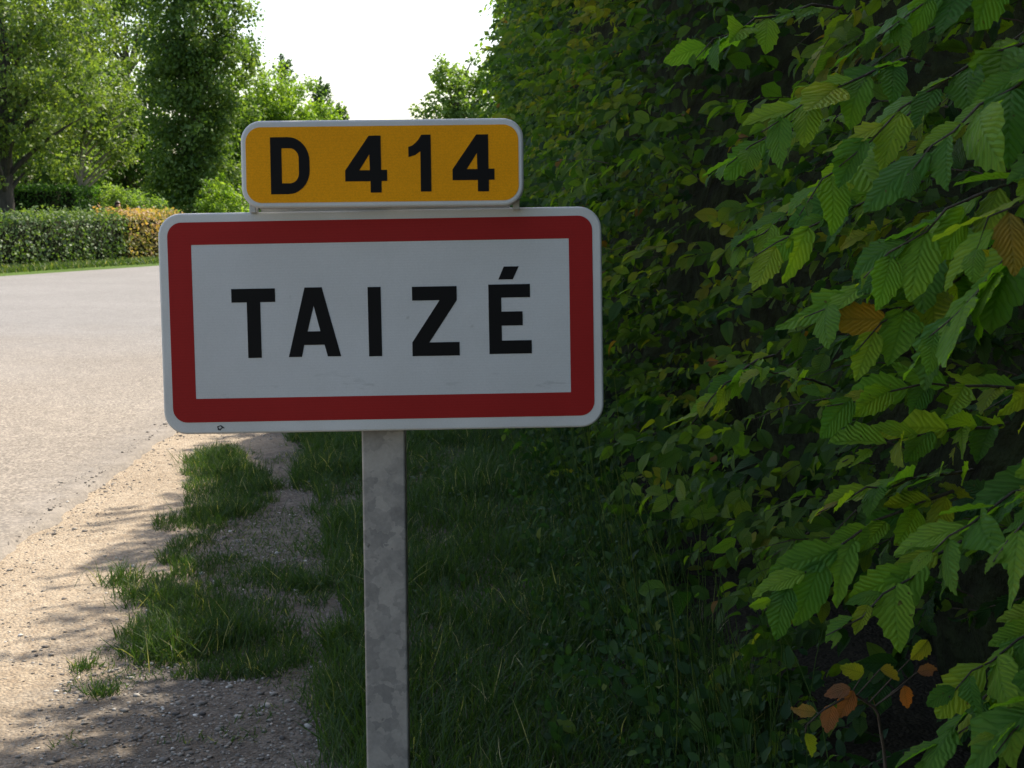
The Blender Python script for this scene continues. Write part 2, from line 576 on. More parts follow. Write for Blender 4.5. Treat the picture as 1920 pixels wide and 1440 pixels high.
gx = np.concatenate([np.linspace(-2.3, 1.0, 80), np.linspace(1.0, 3.2, 8)[1:]])
gy = np.concatenate([np.linspace(-8, 3.5, 20), np.linspace(3.5, 13, 220)[1:], np.linspace(13, 34, 60)[1:]])
GX, GY = np.meshgrid(gx, gy)
GP = np.c_[GX.ravel(), GY.ravel()]
gz = ground_z(GP)
edge = (np.abs(GP[:, 0] - gx[-1]) < 1e-6) | (np.abs(GP[:, 1] - gy[0]) < 1e-6) | (np.abs(GP[:, 1] - gy[-1]) < 1e-6)
gz[edge] = -0.02
q = len(gx)
F = [(i * q + j, i * q + j + 1, (i + 1) * q + j + 1, (i + 1) * q + j) for i in range(len(gy) - 1) for j in range(q - 1)]
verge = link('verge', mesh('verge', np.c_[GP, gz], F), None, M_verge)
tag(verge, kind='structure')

# ------------------------------------------------------------------ the sign on its post
sign = empty('town_sign', (-0.125, 2.86, 0.0))
tag(sign, 'white red-bordered TAIZÉ sign with yellow D 414 plate on galvanised post', 'road sign')
bpy.context.view_layer.update()
SINV = Matrix.Translation(-sign.location)


def rounded(w, h, r, n=10):
    pts = []
    for cx, cz, a0 in ((w / 2 - r, h / 2 - r, 0), (-w / 2 + r, h / 2 - r, 90), (-w / 2 + r, -h / 2 + r, 180), (w / 2 - r, -h / 2 + r, 270)):
        for i in range(n + 1):
            a = R(a0 + 90 * i / n)
            pts.append((cx + r * math.cos(a), cz + r * math.sin(a)))
    return pts


def plate_bm(outer, holes, y0, y1, bev=0.0):
    """A flat shape in the local x-z plane from y0 (front, nearer the viewer) to y1; holes are cut out."""
    bm = bmesh.new()
    edges = []
    for loop in [outer] + holes:
        vs = [bm.verts.new((x, y0, z)) for x, z in loop]
        for i in range(len(vs)):
            edges.append(bm.edges.new((vs[i], vs[(i + 1) % len(vs)])))
    bmesh.ops.triangle_fill(bm, use_beauty=True, use_dissolve=False, edges=edges)
    if holes:   # drop faces that fell inside a hole
        hs = [np.array(h) for h in holes]
        kill = []
        for f in bm.faces:
            c = f.calc_center_median()
            if any(inside(h, np.array([[c.x, c.z]]))[0] for h in hs):
                kill.append(f)
        bmesh.ops.delete(bm, geom=kill, context='FACES_ONLY')
    front = list(bm.faces)
    r = bmesh.ops.extrude_face_region(bm, geom=front)
    for v in [g for g in r['geom'] if isinstance(g, bmesh.types.BMVert)]:
        v.co.y = y1
    bmesh.ops.recalc_face_normals(bm, faces=bm.faces)
    if bev:
        es = [e for e in bm.edges if len(e.link_faces) == 2 and e.calc_face_angle(0) > 1.2 and abs(e.verts[0].co.y - y0) < 1e-6 and abs(e.verts[1].co.y - y0) < 1e-6]
        bmesh.ops.bevel(bm, geom=es, offset=bev, segments=3, profile=0.5, affect='EDGES')
    return bm


def bm_obj(name, bm, mat, parent, smooth=False):
    me = bpy.data.meshes.new(name)
    bm.to_mesh(me)
    bm.free()
    if smooth:
        for p in me.polygons:
            p.use_smooth = True
    return link(name, me, parent, mat)


def pose(o, rot, loc):
    o.matrix_basis = SINV @ Matrix.Translation(loc) @ Matrix.Rotation(Vector(rot).length, 4, Vector(rot).normalized())


def box_bm(x0, x1, y0, y1, z0, z1, bev=0.0, seg=2):
    bm = bmesh.new()
    bmesh.ops.create_cube(bm, size=1)
    for v in bm.verts:
        v.co = ((x0 + x1) / 2 + v.co.x * (x1 - x0), (y0 + y1) / 2 + v.co.y * (y1 - y0), (z0 + z1) / 2 + v.co.z * (z1 - z0))
    if bev:
        bmesh.ops.bevel(bm, geom=bm.edges[:], offset=bev, segments=seg, profile=0.5, affect='EDGES')
    return bm


LET = {
    'T': ([(-270.8, 62.5), (-191.8, 62.5), (-191.8, 38), (-219, 38), (-219, -62.7), (-243.4, -62.7), (-243.4, 38), (-270.8, 38)], []),
    'A': ([(-138.3, 63), (-107.3, 63), (-75.2, -62.4), (-99.3, -62.4), (-104.7, -41), (-141.4, -41), (-146.2, -62.4), (-170, -62.4)], [[(-122.7, 29.8), (-111.7, -16.4), (-134.6, -16.4)]]),
    'I': ([(-24.5, 61.8), (-0.8, 61.8), (-0.8, -63.6), (-24.5, -63.6)], []),
    'Z': ([(55.6, 60.9), (136.4, 60.9), (136.4, 35.5), (85.4, -40.2), (139.9, -40.2), (139.9, -64.8), (54.2, -64.8), (54.2, -39.8), (105.1, 35.8), (55.6, 35.8)], []),
    'E': ([(193.7, 62.4), (269, 62.4), (269, 38.5), (216.8, 38.5), (216.8, 13.2), (255, 13.2), (255, -12.2), (216.8, -12.2), (216.8, -39.3), (270.7, -39.3), (270.7, -63.4), (193.7, -63.4)], []),
    'accent': ([(222.3, 94.5), (249.3, 94.5), (238.4, 71.2), (212.1, 71.2)], []),
}


def dshape(x0, x1, z0, z1, rx, rz, n=10):
    pts = [(x0, z0), (x0, z1)]
    for i in range(n + 1):
        a = R(90 - 90 * i / n)
        pts.append((x1 - rx + rx * math.cos(a), z1 - rz + rz * math.sin(a)))
    for i in range(n + 1):
        a = R(-90 * i / n)
        pts.append((x1 - rx + rx * math.cos(a), z0 + rz + rz * math.sin(a)))
    return pts[::-1]


FOUR = [(-23.2, 48.5), (-2.2, 48.5), (-2.0, -11.7), (8.4, -11.7), (8.4, -31.1), (-1.7, -31.3), (-1.7, -51.4), (-21.2, -51.4), (-21.2, -31.3), (-65.8, -31.2), (-65.8, -12.3)]
FOURH = [(-22.6, 16.0), (-22.0, -12.0), (-40.8, -12.0)]
sh = lambda P, d: [(x + d, z) for x, z in P]
NUM = {
    'D': (dshape(-197.5, -128.5, -52.4, 47.6, 38, 42), [dshape(-177.8, -147.5, -33.5, 28.2, 16, 18)]),
    'four': (FOUR, [FOURH]),
    'one': ([(69.7, 49), (86.2, 49.2), (86.4, -50.5), (67.6, -50.5), (67.7, 20.0), (58, 13.5), (46.6, 10.3), (46.4, 28.1), (53, 30.2), (59.3, 34.9), (65, 41.5)], []),
    'last four': (sh(FOUR, 189.8), [sh(FOURH, 190)]),
}
mm = lambda L: [(x / 1000, z / 1000) for x, z in L]

SROT, SLOC = (R(-2.15), R(-0.964), R(-1.84)), (-0.1296, 2.8023, 1.3967)
NROT, NLOC = (R(-2.6), R(-0.6), R(-2.23)), (-0.1247, 2.7674, 1.6786)

panel = bm_obj('name_panel', plate_bm(rounded(0.8, 0.4, 0.042), [], 0.0, 0.024, 0.004), M_rim, sign, False)
for p in panel.data.polygons:
    p.use_smooth = abs(p.normal.y) < 0.99
pose(panel, SROT, SLOC)
panel['label'] = 'white panel with red border and black letters'
bdr = bm_obj('red_border', plate_bm(rounded(0.766, 0.362, 0.026), [[(-0.3405, -0.138), (-0.3405, 0.1405), (0.3405, 0.1405), (0.3405, -0.138)]], -0.0008, 0.001), M_red, panel)
bdr.location = (0, 0, 0.0026)
face = bm_obj('white_field', plate_bm([(-0.3403, -0.1353), (-0.3403, 0.1429), (0.3403, 0.1429), (0.3403, -0.1353)], [], -0.0005, 0.001), M_white, panel)
face.location = (0, 0, -0.0026)
for k, (o_, h_) in LET.items():
    l = bm_obj('letter', plate_bm(mm(o_), [mm(h) for h in h_], -0.0012, 0.0002), M_black, panel)
    l['label'] = 'acute accent over the letter E' if k == 'accent' else 'black letter %s' % k
# a small handling mark scratched on the lower rim
mk = bm_obj('ink_mark', plate_bm([(-0.304, -0.186), (-0.297, -0.184), (-0.293, -0.187), (-0.290, -0.190), (-0.295, -0.190), (-0.298, -0.194), (-0.303, -0.193)], [[(-0.302, -0.1875), (-0.298, -0.186), (-0.296, -0.189), (-0.300, -0.191)]], -0.0004, 0.001), M_slot, panel)

plate = bm_obj('route_panel', plate_bm(rounded(0.5, 0.154, 0.036), [], 0.0, 0.034, 0.005), M_rim, sign)
for p in plate.data.polygons:
    p.use_smooth = abs(p.normal.y) < 0.99
pose(plate, NROT, NLOC)
plate['label'] = 'yellow plate with white rim reading D 414'
yl = bm_obj('yellow_field', plate_bm(rounded(0.482, 0.133, 0.027), [], -0.0007, 0.001), M_yellow, plate)
yl.location = (0, 0, -0.001)
for k, (o_, h_) in NUM.items():
    l = bm_obj('letter', plate_bm(mm(o_), [mm(h) for h in h_], -0.0014, 0.0), M_black, plate)
    l['label'] = {'D': 'black letter D', 'one': 'black digit 1'}.get(k, 'black digit 4')
for x in (-0.122, -0.097, -0.066, -0.041, 0.078, 0.101, 0.132, 0.155):
    bm_obj('slot', box_bm(x - 0.006, x + 0.006, 0.010, 0.017, 0.074, 0.0777), M_slot, plate)
for x in (-0.236, 0.236):
    bk = bm_obj('bracket', box_bm(x - 0.006, x + 0.006, 0.030, 0.060, -0.083, -0.045, 0.001), M_alu, plate)
bm_obj('backing_rail', box_bm(-0.225, 0.225, 0.056, 0.066, -0.083, -0.06), M_alu, plate)

post = bm_obj('post', box_bm(-0.04, 0.04, -0.02, 0.02, -0.3, 1.70, 0.004, 3), M_zinc, sign)
post.location = (0, 0, 0)
post.matrix_basis = SINV @ Matrix.Translation((-0.1245, 2.852, 0.0)) @ Matrix.Rotation(R(-0.25), 4, 'Y') @ Matrix.Rotation(-YAW, 4, 'Z')
for z in (1.28, 1.52):
    rail = bm_obj('clamp_rail', box_bm(-0.3, 0.3, 0.0245, 0.030, z - 1.3967 - 0.02, z - 1.3967 + 0.02), M_alu, panel)

# ------------------------------------------------------------------ leaf templates


def leaf_tpl(rows, curl, fold, twist, wide=0.31, serr=0.09, seed=0, bite=None):
    wide *= 0.9
    r = np.random.default_rng(seed)
    ts = np.linspace(0, 1, rows)
    V, U = [], []
    for i, tt in enumerate(ts):
        w = wide * (math.sin(math.pi * min(1, tt ** 0.80)) ** 0.72) * (1.0 - 0.18 * tt)
        if tt > 0.82:
            w *= 1 - 0.35 * (tt - 0.82) / 0.18
        if i in (0, rows - 1):
            w = 0.006
        for sgn in (-1, 0, 1):
            ww = w * sgn * (1 + (serr if i % 2 else -serr) * (0 < i < rows - 1)) * (1 + 0.06 * r.standard_normal())
            if bite and sgn == bite[0] and bite[1] < tt < bite[2]:
                ww *= 0.35
            yy = tt + (0.028 if (i % 2 and sgn) else 0) * (serr > 0)
            zz = -curl * tt * tt + fold * abs(ww) + (0.018 * math.sin(i * 2.1 + sgn) if sgn else 0) + twist * ww * tt
            V.append((ww, yy - 0.35 * curl * tt ** 3, zz))
            U.append((ww, tt))
    F, uv = [], []
    for i in range(rows - 1):
        for c in (0, 1):
            f = (i * 3 + c, i * 3 + c + 1, (i + 1) * 3 + c + 1, (i + 1) * 3 + c)
            F.append(f)
            uv += [U[a] for a in f]
    return np.array(V), np.array(F), np.array(uv)


_r = random.Random(5)
T_NEAR = []
for k in range(14):
    bite = None if k % 4 else (_r.choice((-1, 1)), 0.35 + 0.3 * _r.random(), 0.75 + 0.15 * _r.random())
    T_NEAR.append(leaf_tpl(15, _r.uniform(-0.05, 0.5), _r.uniform(-0.25, 0.6), _r.uniform(-0.9, 0.9), _r.uniform(0.24, 0.33), 0.055, seed=k, bite=bite))
T_MID = [leaf_tpl(6, 0.2, 0.3, 0.3, serr=0, seed=1), leaf_tpl(6, 0.4, 0.45, -0.5, serr=0, seed=2), leaf_tpl(6, 0.1, 0.15, 0.2, 0.34, serr=0, seed=3)]
# four-vertex leaf, folded along the midrib (two quads sharing it would be wasteful: one bent quad pair)
T_FAR = [(np.array([(0, 0, 0), (0.3, 0.42, 0.07), (0, 1, -0.12), (-0.3, 0.42, 0.05)], float), np.array([(0, 1, 2, 3)]), np.array([(0, 0), (0.3, 0.4), (0, 1), (-0.3, 0.4)], float))]


def frames(A, N, size, wid=None):
    A = norm(A)
    Z = norm(N - (N * A).sum(1, keepdims=True) * A)
    X = np.cross(A, Z)
    wid = size if wid is None else wid
    return np.stack([X * wid[:, None], A * size[:, None], Z * size[:, None]], -1)


def sprays(B, D, L, K, size, normal, droop=0.35, hang=0.45, jit=0.35, r=rng, along=0.95, aside=0.62):
    """Leafy shoots: bases B, directions D (n,3), lengths L (n,), K leaves each. Returns leaf P, A, N, size, t, spray index."""
    n = len(B)
    tt = (np.arange(K) + 0.6) / K
    down = np.array([0, 0, -1.0])
    Pos = B[:, None] + D[:, None] * (L[:, None] * tt)[..., None] + down * (droop * L[:, None] * tt ** 2)[..., None]
    Tan = norm(D[:, None] + down * (2 * droop * tt)[None, :, None])
    N0 = norm(normal + 0.25 * r.standard_normal((n, 3)))
    Side = norm(np.cross(Tan, N0[:, None]))
    sg = np.where(np.arange(K) % 2, 1.0, -1.0)[None, :, None] * np.where(r.random((n, 1, 1)) < 0.5, 1, -1)
    A = norm(Tan * along + Side * sg * aside + down * hang + jit * 0.6 * r.standard_normal((n, K, 3)))
    N = norm(N0[:, None] + jit * r.standard_normal((n, K, 3)))
    S = size[:, None] * (0.64 + 0.45 * np.sin(math.pi * (0.15 + 0.75 * tt)))[None] * (1 + 0.18 * r.standard_normal((n, K)))
    S = np.clip(S, 0.3 * size[:, None], 1.6 * size[:, None])
    return Pos.reshape(-1, 3), A.reshape(-1, 3), N.reshape(-1, 3), S.ravel(), np.tile(tt, n), np.repeat(np.arange(n), K)


# ------------------------------------------------------------------ the tall hornbeam hedge
hedge = empty('hornbeam_hedge', (0, 0, 0))
tag(hedge, 'tall dense green hornbeam hedge along the verge behind the town sign', 'hedge')
HY0, HY1 = -6.0, 27.0


def hedge_top(y):
    return 4.85 + 0.72 * np.clip((y - 7.0) / 4.0, 0, 1) + 0.12 * np.sin(y * 1.3) + 0.1 * np.sin(y * 2.9 + 1)


def face_x(P):
    """Lateral position of the hedge face at (y, z)."""
    y, z = P[:, 0], P[:, 1]
    b = 0.20 * vnoise(P, 0.9, 11) + 0.12 * vnoise(P, 2.3, 12)
    low = np.clip(1.0 - z / 0.9, 0, 1) * 0.10
    top = np.clip((z - 3.6) / 1.8, 0, 1) ** 2 * 0.25
    near = np.clip((4.2 - y) / 1.5, 0, 1) * 0.06
    return 0.72 + b + low + top + near - 0.14 * np.clip((y - 5) / 3, 0, 1) - 0.17 * np.clip((y - 4.5) / 2, 0, 1) * np.clip(2.0 - z, 0, 1) * np.clip((16 - y) / 4, 0, 1)


# inner mass of twigs that no light passes
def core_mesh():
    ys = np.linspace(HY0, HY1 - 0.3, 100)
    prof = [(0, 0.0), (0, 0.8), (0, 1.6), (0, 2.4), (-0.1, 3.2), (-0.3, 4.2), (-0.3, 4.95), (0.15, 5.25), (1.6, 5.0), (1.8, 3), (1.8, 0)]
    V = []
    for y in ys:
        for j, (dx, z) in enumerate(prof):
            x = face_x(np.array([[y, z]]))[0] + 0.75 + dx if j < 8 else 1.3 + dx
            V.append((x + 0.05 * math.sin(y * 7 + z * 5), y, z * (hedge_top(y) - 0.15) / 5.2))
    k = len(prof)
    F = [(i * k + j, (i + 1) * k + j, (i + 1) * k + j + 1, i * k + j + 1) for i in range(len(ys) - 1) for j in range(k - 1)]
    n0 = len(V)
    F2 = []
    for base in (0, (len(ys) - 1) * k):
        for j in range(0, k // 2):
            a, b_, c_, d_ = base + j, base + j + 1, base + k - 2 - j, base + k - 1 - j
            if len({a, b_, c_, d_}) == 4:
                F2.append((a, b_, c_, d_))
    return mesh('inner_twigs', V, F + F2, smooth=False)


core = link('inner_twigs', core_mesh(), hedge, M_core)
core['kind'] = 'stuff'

bagN, bagM, bagF = Bag(), Bag(), Bag()
twigs = Bag()


def hedge_sprays(y0, y1, z0, z1, per_m2, size, K, L, depth, seed):
    r = np.random.default_rng(seed)
    n = int((y1 - y0) * (z1 - z0) * per_m2)
    y = r.uniform(y0, y1, n)
    z = r.uniform(z0, z1, n)
    P2 = np.c_[y, z]
    keep = (z < hedge_top(y)) & (r.random(n) < (0.62 + 0.6 * vnoise(P2, 1.5, 21)) * np.clip(0.35 + 0.65 * (z - 0.1) / 0.7, 0.35, 1))
    y, z, P2 = y[keep], z[keep], P2[keep]
    n = len(y)
    dep = depth * r.random(n) ** 1.1
    x = face_x(P2) + 0.18 + dep
    B = np.c_[x, y, z]
    D = norm(np.c_[-np.ones(n) * 0.9, -0.25 + 0.5 * r.standard_normal(n), 0.12 + 0.35 * r.standard_normal(n)])
    up = np.clip((z - 4.3) / 0.8, 0, 1)[:, None]
    D = norm(D * (1 - 0.6 * up) + np.array([0, 0, 1.0]) * up)
    Ls = L * r.uniform(0.6, 1.25, n)
    nrm = np.tile(np.array([[-0.75, -0.45, 0.75]]), (n, 1))
    Pp, A, N, S, tt, idx = sprays(B, D, Ls, K, np.full(n, size) * r.uniform(0.75, 1.2, n), nrm, droop=0.3, hang=0.25, jit=0.5, r=r)
    base = np.clip(0.40 + 0.30 * vnoise(P2, 0.9, 77) + 0.22 * r.standard_normal(n), 0.02, 0.96)
    tint = np.clip(base[idx] + 0.12 * r.standard_normal(len(idx)) + 0.22 * np.clip(tt - 0.75, 0, 1), 0, 1)
    odd = r.random(len(tint)) < 0.006
    tint = np.where(odd, 1.0, np.minimum(tint, 0.95))
    return Pp, A, N, S, tint, (B, D, Ls)


def put(bag, tpls, d, seed):
    Pp, A, N, S, tint, _ = d
    r = np.random.default_rng(seed)
    k = r.integers(0, len(tpls), len(Pp))
    M = frames(A, N, S)
    for i, tp in enumerate(tpls):
        s = k == i
        bag.copies(tp, Pp[s], M[s], tint[s])


def twig_tubes(d, rad, every=1):
    B, D, Ls = d[5]
    for i in range(0, len(B), every):
        s = np.linspace(0, 1, 4)
        path = B[i] + D[i] * (Ls[i] * s)[:, None] + np.array([0, 0, -1.0]) * (0.3 * Ls[i] * s ** 2)[:, None]
        twigs.add(*tube(path, rad * (1 - 0.7 * s), 4))


d = hedge_sprays(1.5, 3.6, 0.1, 2.7, 135, 0.066, 10, 0.28, 0.55, 1)
put(bagN, T_NEAR, d, 1)
twig_tubes(d, 0.0022)
d = hedge_sprays(3.6, 8.5, 0.05, 3.4, 105, 0.068, 9, 0.27, 0.5, 2)
put(bagM, T_MID, d, 2)
twig_tubes(d, 0.002, 3)
d = hedge_sprays(8.5, 14, 0.05, 6.5, 66, 0.078, 9, 0.27, 0.45, 3)
put(bagM, T_MID, d, 3)
d = hedge_sprays(14, HY1, 0.05, 6.5, 50, 0.10, 9, 0.32, 0.45, 4)
put(bagF, T_FAR, d, 4)
d = hedge_sprays(3.6, 8.5, 3.4, 6.2, 55, 0.10, 8, 0.32, 0.35, 5)
put(bagF, T_FAR, d, 5)
d = hedge_sprays(HY0, 3.6, 2.7, 6.2, 50, 0.10, 8, 0.32, 0.35, 6)
put(bagF, T_FAR, d, 6)
d = hedge_sprays(HY0, 1.5, 0.05, 2.7, 45, 0.10, 8, 0.32, 0.35, 7)
put(bagF, T_FAR, d, 7)
# the top and the far end of the hedge
r = np.random.default_rng(9)
n = 4200
B = np.c_[r.uniform(1.1, 2.9, n), r.uniform(HY0, HY1, n), np.zeros(n)]
B[:, 2] = hedge_top(B[:, 1]) - 0.45 - 0.1 * r.random(n)
n2 = 900
B2 = np.c_[r.uniform(0.75, 2.9, n2), np.full(n2, HY1 - 0.35) + 0.1 * r.random(n2), r.uniform(0.05, 5.2, n2)]
for Bq, Dq in ((B, np.array([0, 0, 1.0])), (B2, np.array([-0.2, 0.9, 0.2]))):
    k = len(Bq)
    Dd = norm(Dq + 0.45 * r.standard_normal((k, 3)))
    q_ = sprays(Bq, Dd, 0.34 * r.uniform(0.5, 1.6, k), 8, np.full(k, 0.10), np.tile(Dq + np.array([0.1, -0.1, 0.2]), (k, 1)), r=r)
    put(bagF, T_FAR, (*q_[:4], np.clip(0.5 + 0.2 * r.standard_normal(len(q_[0])), 0, 0.97), None), 9)

fol = bagN.build('foliage', M_leaf, hedge)
fol['kind'] = 'stuff'
fol = bagM.build('foliage', M_leaf, hedge)
fol['kind'] = 'stuff'
fol = bagF.build('foliage', M_leaf_far, hedge, smooth=False)
fol['kind'] = 'stuff'
tw = twigs.build('twigs', M_twig, hedge)
tw['kind'] = 'stuff'

# the long shoots that reach out towards the viewer, each leaf its own piece
leaf_meshes = []
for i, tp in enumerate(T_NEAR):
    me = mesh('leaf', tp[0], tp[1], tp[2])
    me.materials.append(M_leaf_lit)
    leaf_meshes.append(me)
SHOOTS = [  # tip and base as seen, distances of tip and base, leaf length
    (1432, 1135, 1790, 925, 1.78, 1.95, .074), (1412, 492, 1760, 330, 1.85, 2.0, .070), (1505, 600, 1900, 430, 1.72, 1.8, .076), (1600, 655, 1920, 470, 1.7, 1.85, .076),
    (1290, 108, 1560, 10, 2.3, 2.5, .072), (1425, 245, 1740, 110, 1.95, 2.1, .074), (1500, 385, 1760, 190, 1.8, 2.0, .074), (1575, 300, 1960, 60, 1.75, 1.85, .078),
    (1640, 60, 1980, -90, 1.65, 1.8, .080), (1700, 330, 2030, 90, 1.5, 1.6, .082), (1545, 760, 1960, 735, 1.85, 2.0, .066), (1720, 1440, 1990, 1190, 1.65, 1.75, .078),
    (1560, 1195, 1870, 985, 1.72, 1.9, .074), (1735, 1045, 2020, 880, 1.52, 1.65, .078), (1530, 960, 1830, 880, 1.85, 2.0, .072), (1405, 690, 1570, 740, 2.15, 2.3, .052),
    (1290, 800, 1450, 660, 2.6, 2.75, .070), (1870, 1050, 2080, 790, 1.42, 1.5, .080), (1620, 520, 1990, 300, 1.62, 1.7, .080), (1740, 640, 2050, 380, 1.5, 1.6, .090),
    (1780, 1300, 2060, 1130, 1.6, 1.75, .072), (1330, 330, 1600, 210, 2.3, 2.5, .070), (1380, 470, 1690, 300, 2.1, 2.3, .068), (1850, 1390, 2120, 1260, 1.45, 1.55, .085),
    (1590, 860, 1900, 800, 1.8, 1.95, .070), (1820, 480, 2100, 220, 1.4, 1.5, .085)]
r = np.random.default_rng(31)
for (tx, ty, bx, by, dt, db, size) in SHOOTS:
    Bp, Tp = at(bx, by, db), at(tx, ty, dt)
    L = np.linalg.norm(Tp - Bp)
    Dp = (Tp + np.array([0, 0, 0.18 * L]) - Bp)
    s = np.linspace(0, 1, 8)
    K = max(7, min(12, int(L / 0.024)))
    path = Bp + Dp * s[:, None] + np.array([0, 0, -0.18 * L]) * (s ** 2)[:, None] + 0.004 * r.standard_normal((8, 3))
    me = mesh('branch', *tube(path, 0.0026 * (1 - 0.72 * s), 5))
    br = link('branch', me, hedge, M_twig)
    nrm = np.array([[-0.5, -0.6, 0.85]])
    P_, A_, N_, S_, t_, _ = sprays(Bp[None], norm(Dp[None]), np.array([np.linalg.norm(Dp)]), K, np.array([size]), nrm, droop=0.18 * L / np.linalg.norm(Dp), hang=0.12, jit=0.33, r=r, along=1.15, aside=0.58)
    S_ = S_ * np.where(t_ > 0.9, 0.5, 1.0)
    Mx = frames(A_, N_, S_)
    for k in range(K):
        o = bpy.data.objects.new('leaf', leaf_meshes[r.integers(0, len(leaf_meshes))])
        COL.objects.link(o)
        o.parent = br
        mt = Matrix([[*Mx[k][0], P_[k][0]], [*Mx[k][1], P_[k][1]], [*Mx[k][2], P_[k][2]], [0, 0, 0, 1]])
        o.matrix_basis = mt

# ------------------------------------------------------------------ orange-leaved sapling at the hedge foot
sap = empty('sapling', tuple(at(1640, 1300, 2.0) * np.array([1, 1, 0]) + np.array([0.12, 0.1, 0.03])))
tag(sap, 'small sapling with orange and yellow leaves low in front of the hedge', 'sapling')
SI = Matrix.Translation(-Vector(sap.location))
saplv = []
for tp in T_NEAR[:3]:
    me = mesh('leaf', tp[0], tp[1], tp[2])
    me.materials.append(M_red_leaf)
    saplv.append(me)
root = np.array(sap.location)
stem_pts = np.array([root, at(1660, 1420, 2.05), at(1645, 1330, 2.02), at(1600, 1300, 2.0), at(1545, 1330, 1.98), at(1512, 1360, 1.97)])
st = np.linspace(0, 5, 22)
path = np.stack([np.interp(st, np.arange(6), stem_pts[:, i]) for i in range(3)], 1)
so = link('stem', mesh('stem', *tube(path - root, np.linspace(0.003, 0.001, 22), 5)), sap, M_twig)
for (px, py, ax, ay, ln, tn) in [(1620, 1262, -1, .25, .034, 0), (1650, 1255, 1, -.4, .034, .1), (1595, 1290, -1, -.3, .036, .2), (1600, 1295, -.5, -1, .040, .3), (1560, 1320, -.2, -1, .038, .8), (1530, 1335, -1, .1, .036, .9), (1510, 1375, .4, -1, .034, .95), (1695, 1285, .2, -1, .032, .1), (1720, 1260, 1, .2, .034, .3), (1740, 1200, -.6, -.8, .036, .35)]:
    p0 = at(px, py, 1.99)
    A_ = norm(RT * ax + UP * ay + FW * r.uniform(-.2, .2))[None]
    Mx = frames(A_, norm(-FW + 0.5 * UP + 0.35 * r.standard_normal(3))[None], np.array([ln]), np.array([ln * 1.25]))[0]
    near_ = path[np.argmin(np.linalg.norm(path - p0, axis=1))]
    qq = np.linspace(0, 1, 4)[:, None]
    pet = link('petiole', mesh('petiole', *tube(near_ * (1 - qq) + p0 * qq - root, np.linspace(0.0011, 0.0007, 4), 4)), sap, M_twig)
    o = bpy.data.objects.new('leaf', saplv[r.integers(0, 3)])
    COL.objects.link(o)
    o.parent = sap
    o.matrix_basis = SI @ Matrix([[*Mx[0], p0[0]], [*Mx[1], p0[1]], [*Mx[2], p0[2]], [0, 0, 0, 1]])

# ------------------------------------------------------------------ undergrowth along the hedge foot
M_weed = leaf_mat('weed leaf', [(0, (0.016, 0.045, 0.016)), (0.5, (0.032, 0.08, 0.024)), (0.9, (0.07, 0.125, 0.03)), (1, (0.17, 0.20, 0.05))])
bag = Bag()
r = np.random.default_rng(41)
n = 800
y = 3.2 + 11 * r.random(n) ** 1.4
x = 0.5 + 0.42 * r.random(n) - 0.25 * r.random(n) ** 3 + 0.15 * vnoise(np.c_[y, y], 1.1, 3)
z = ground_z(np.c_[x, y])
hgt = (0.08 + 0.42 * r.random(n) ** 2) * np.clip((x - 0.1) / 0.5, 0.25, 1.3)
B = np.c_[x, y, z]
D = norm(np.c_[-0.25 + 0.35 * r.standard_normal(n), -0.1 + 0.35 * r.standard_normal(n), np.ones(n)])
q_ = sprays(B, D, hgt, 7, np.full(n, 0.042) * r.uniform(0.5, 1.3, n), np.tile(np.array([[-0.4, -0.5, 0.8]]), (n, 1)), droop=0.1, hang=0.2, r=r)
bag.copies(T_MID[0], q_[0], frames(*q_[1:4]), np.clip(0.4 + 0.25 * r.standard_normal(len(q_[0])), 0, 1))
for i in range(0, 260):
    s = np.linspace(0, 1, 7)
    yy = 2.6 + 8 * r.random()
    b0 = np.array([0.55 + 0.25 * r.random(), yy, 0.03])
    hh = r.uniform(0.3, 1.1)
    top = b0 + np.array([-0.22 * r.random() - 0.02, r.uniform(-.25, .15), hh])
    path = b0 + (top - b0) * s[:, None] + np.array([0.05 * r.standard_normal(), 0.05 * r.standard_normal(), 0]) * np.sin(s * 3.1)[:, None]
    path[:, 2] -= 0.15 * hh * s ** 3
    V_, F_ = tube(path, 0.0016 * (1.1 - 0.6 * s), 4)
    bag.add(V_, F_, None, np.full(len(V_), r.uniform(0.7, 1.0)))
under = bag.build('undergrowth', M_weed)
tag(under, 'dark leafy weeds and thin stems growing along the hedge foot', 'weeds', kind='stuff')

# ------------------------------------------------------------------ grass
M_grass = leaf_mat('grass blade', [(0, (0.022, 0.05, 0.015)), (0.5, (0.042, 0.085, 0.022)), (0.85, (0.08, 0.12, 0.03)), (0.95, (0.22, 0.22, 0.09)), (1, (0.42, 0.37, 0.2))], trans=0.4, spec=0.3)
BL = (np.array([(-0.5, 0, 0), (0.5, 0, 0), (-0.42, 0.02, 0.38), (0.42, 0.02, 0.38), (-0.3, 0.14, 0.75), (0.3, 0.14, 0.75), (-0.03, 0.36, 1.0), (0.03, 0.36, 1.0)], float),
      np.array([(0, 1, 3, 2), (2, 3, 5, 4), (4, 5, 7, 6)]), np.zeros((12, 2)))


def blades(bag, P, h, wid, r, lean=0.35, tint0=0.4):
    n = len(P)
    Z = norm(np.c_[lean * r.standard_normal((n, 2)), np.ones(n)])
    a = r.uniform(0, 2 * math.pi, n)
    Y = np.c_[np.cos(a), np.sin(a), np.zeros(n)]
    Y = norm(Y - (Y * Z).sum(1, keepdims=True) * Z)
    X = np.cross(Y, Z)
    M = np.stack([X * wid[:, None], Y * (h * r.uniform(0.3, 2.0, n))[:, None], Z * h[:, None]], -1)
    tint = np.clip(tint0 + 0.2 * r.standard_normal(n), 0, 0.93)
    tint = np.where(r.random(n) < 0.025, r.uniform(0.95, 1, n), tint)
    bag.copies(BL, P, M, tint)


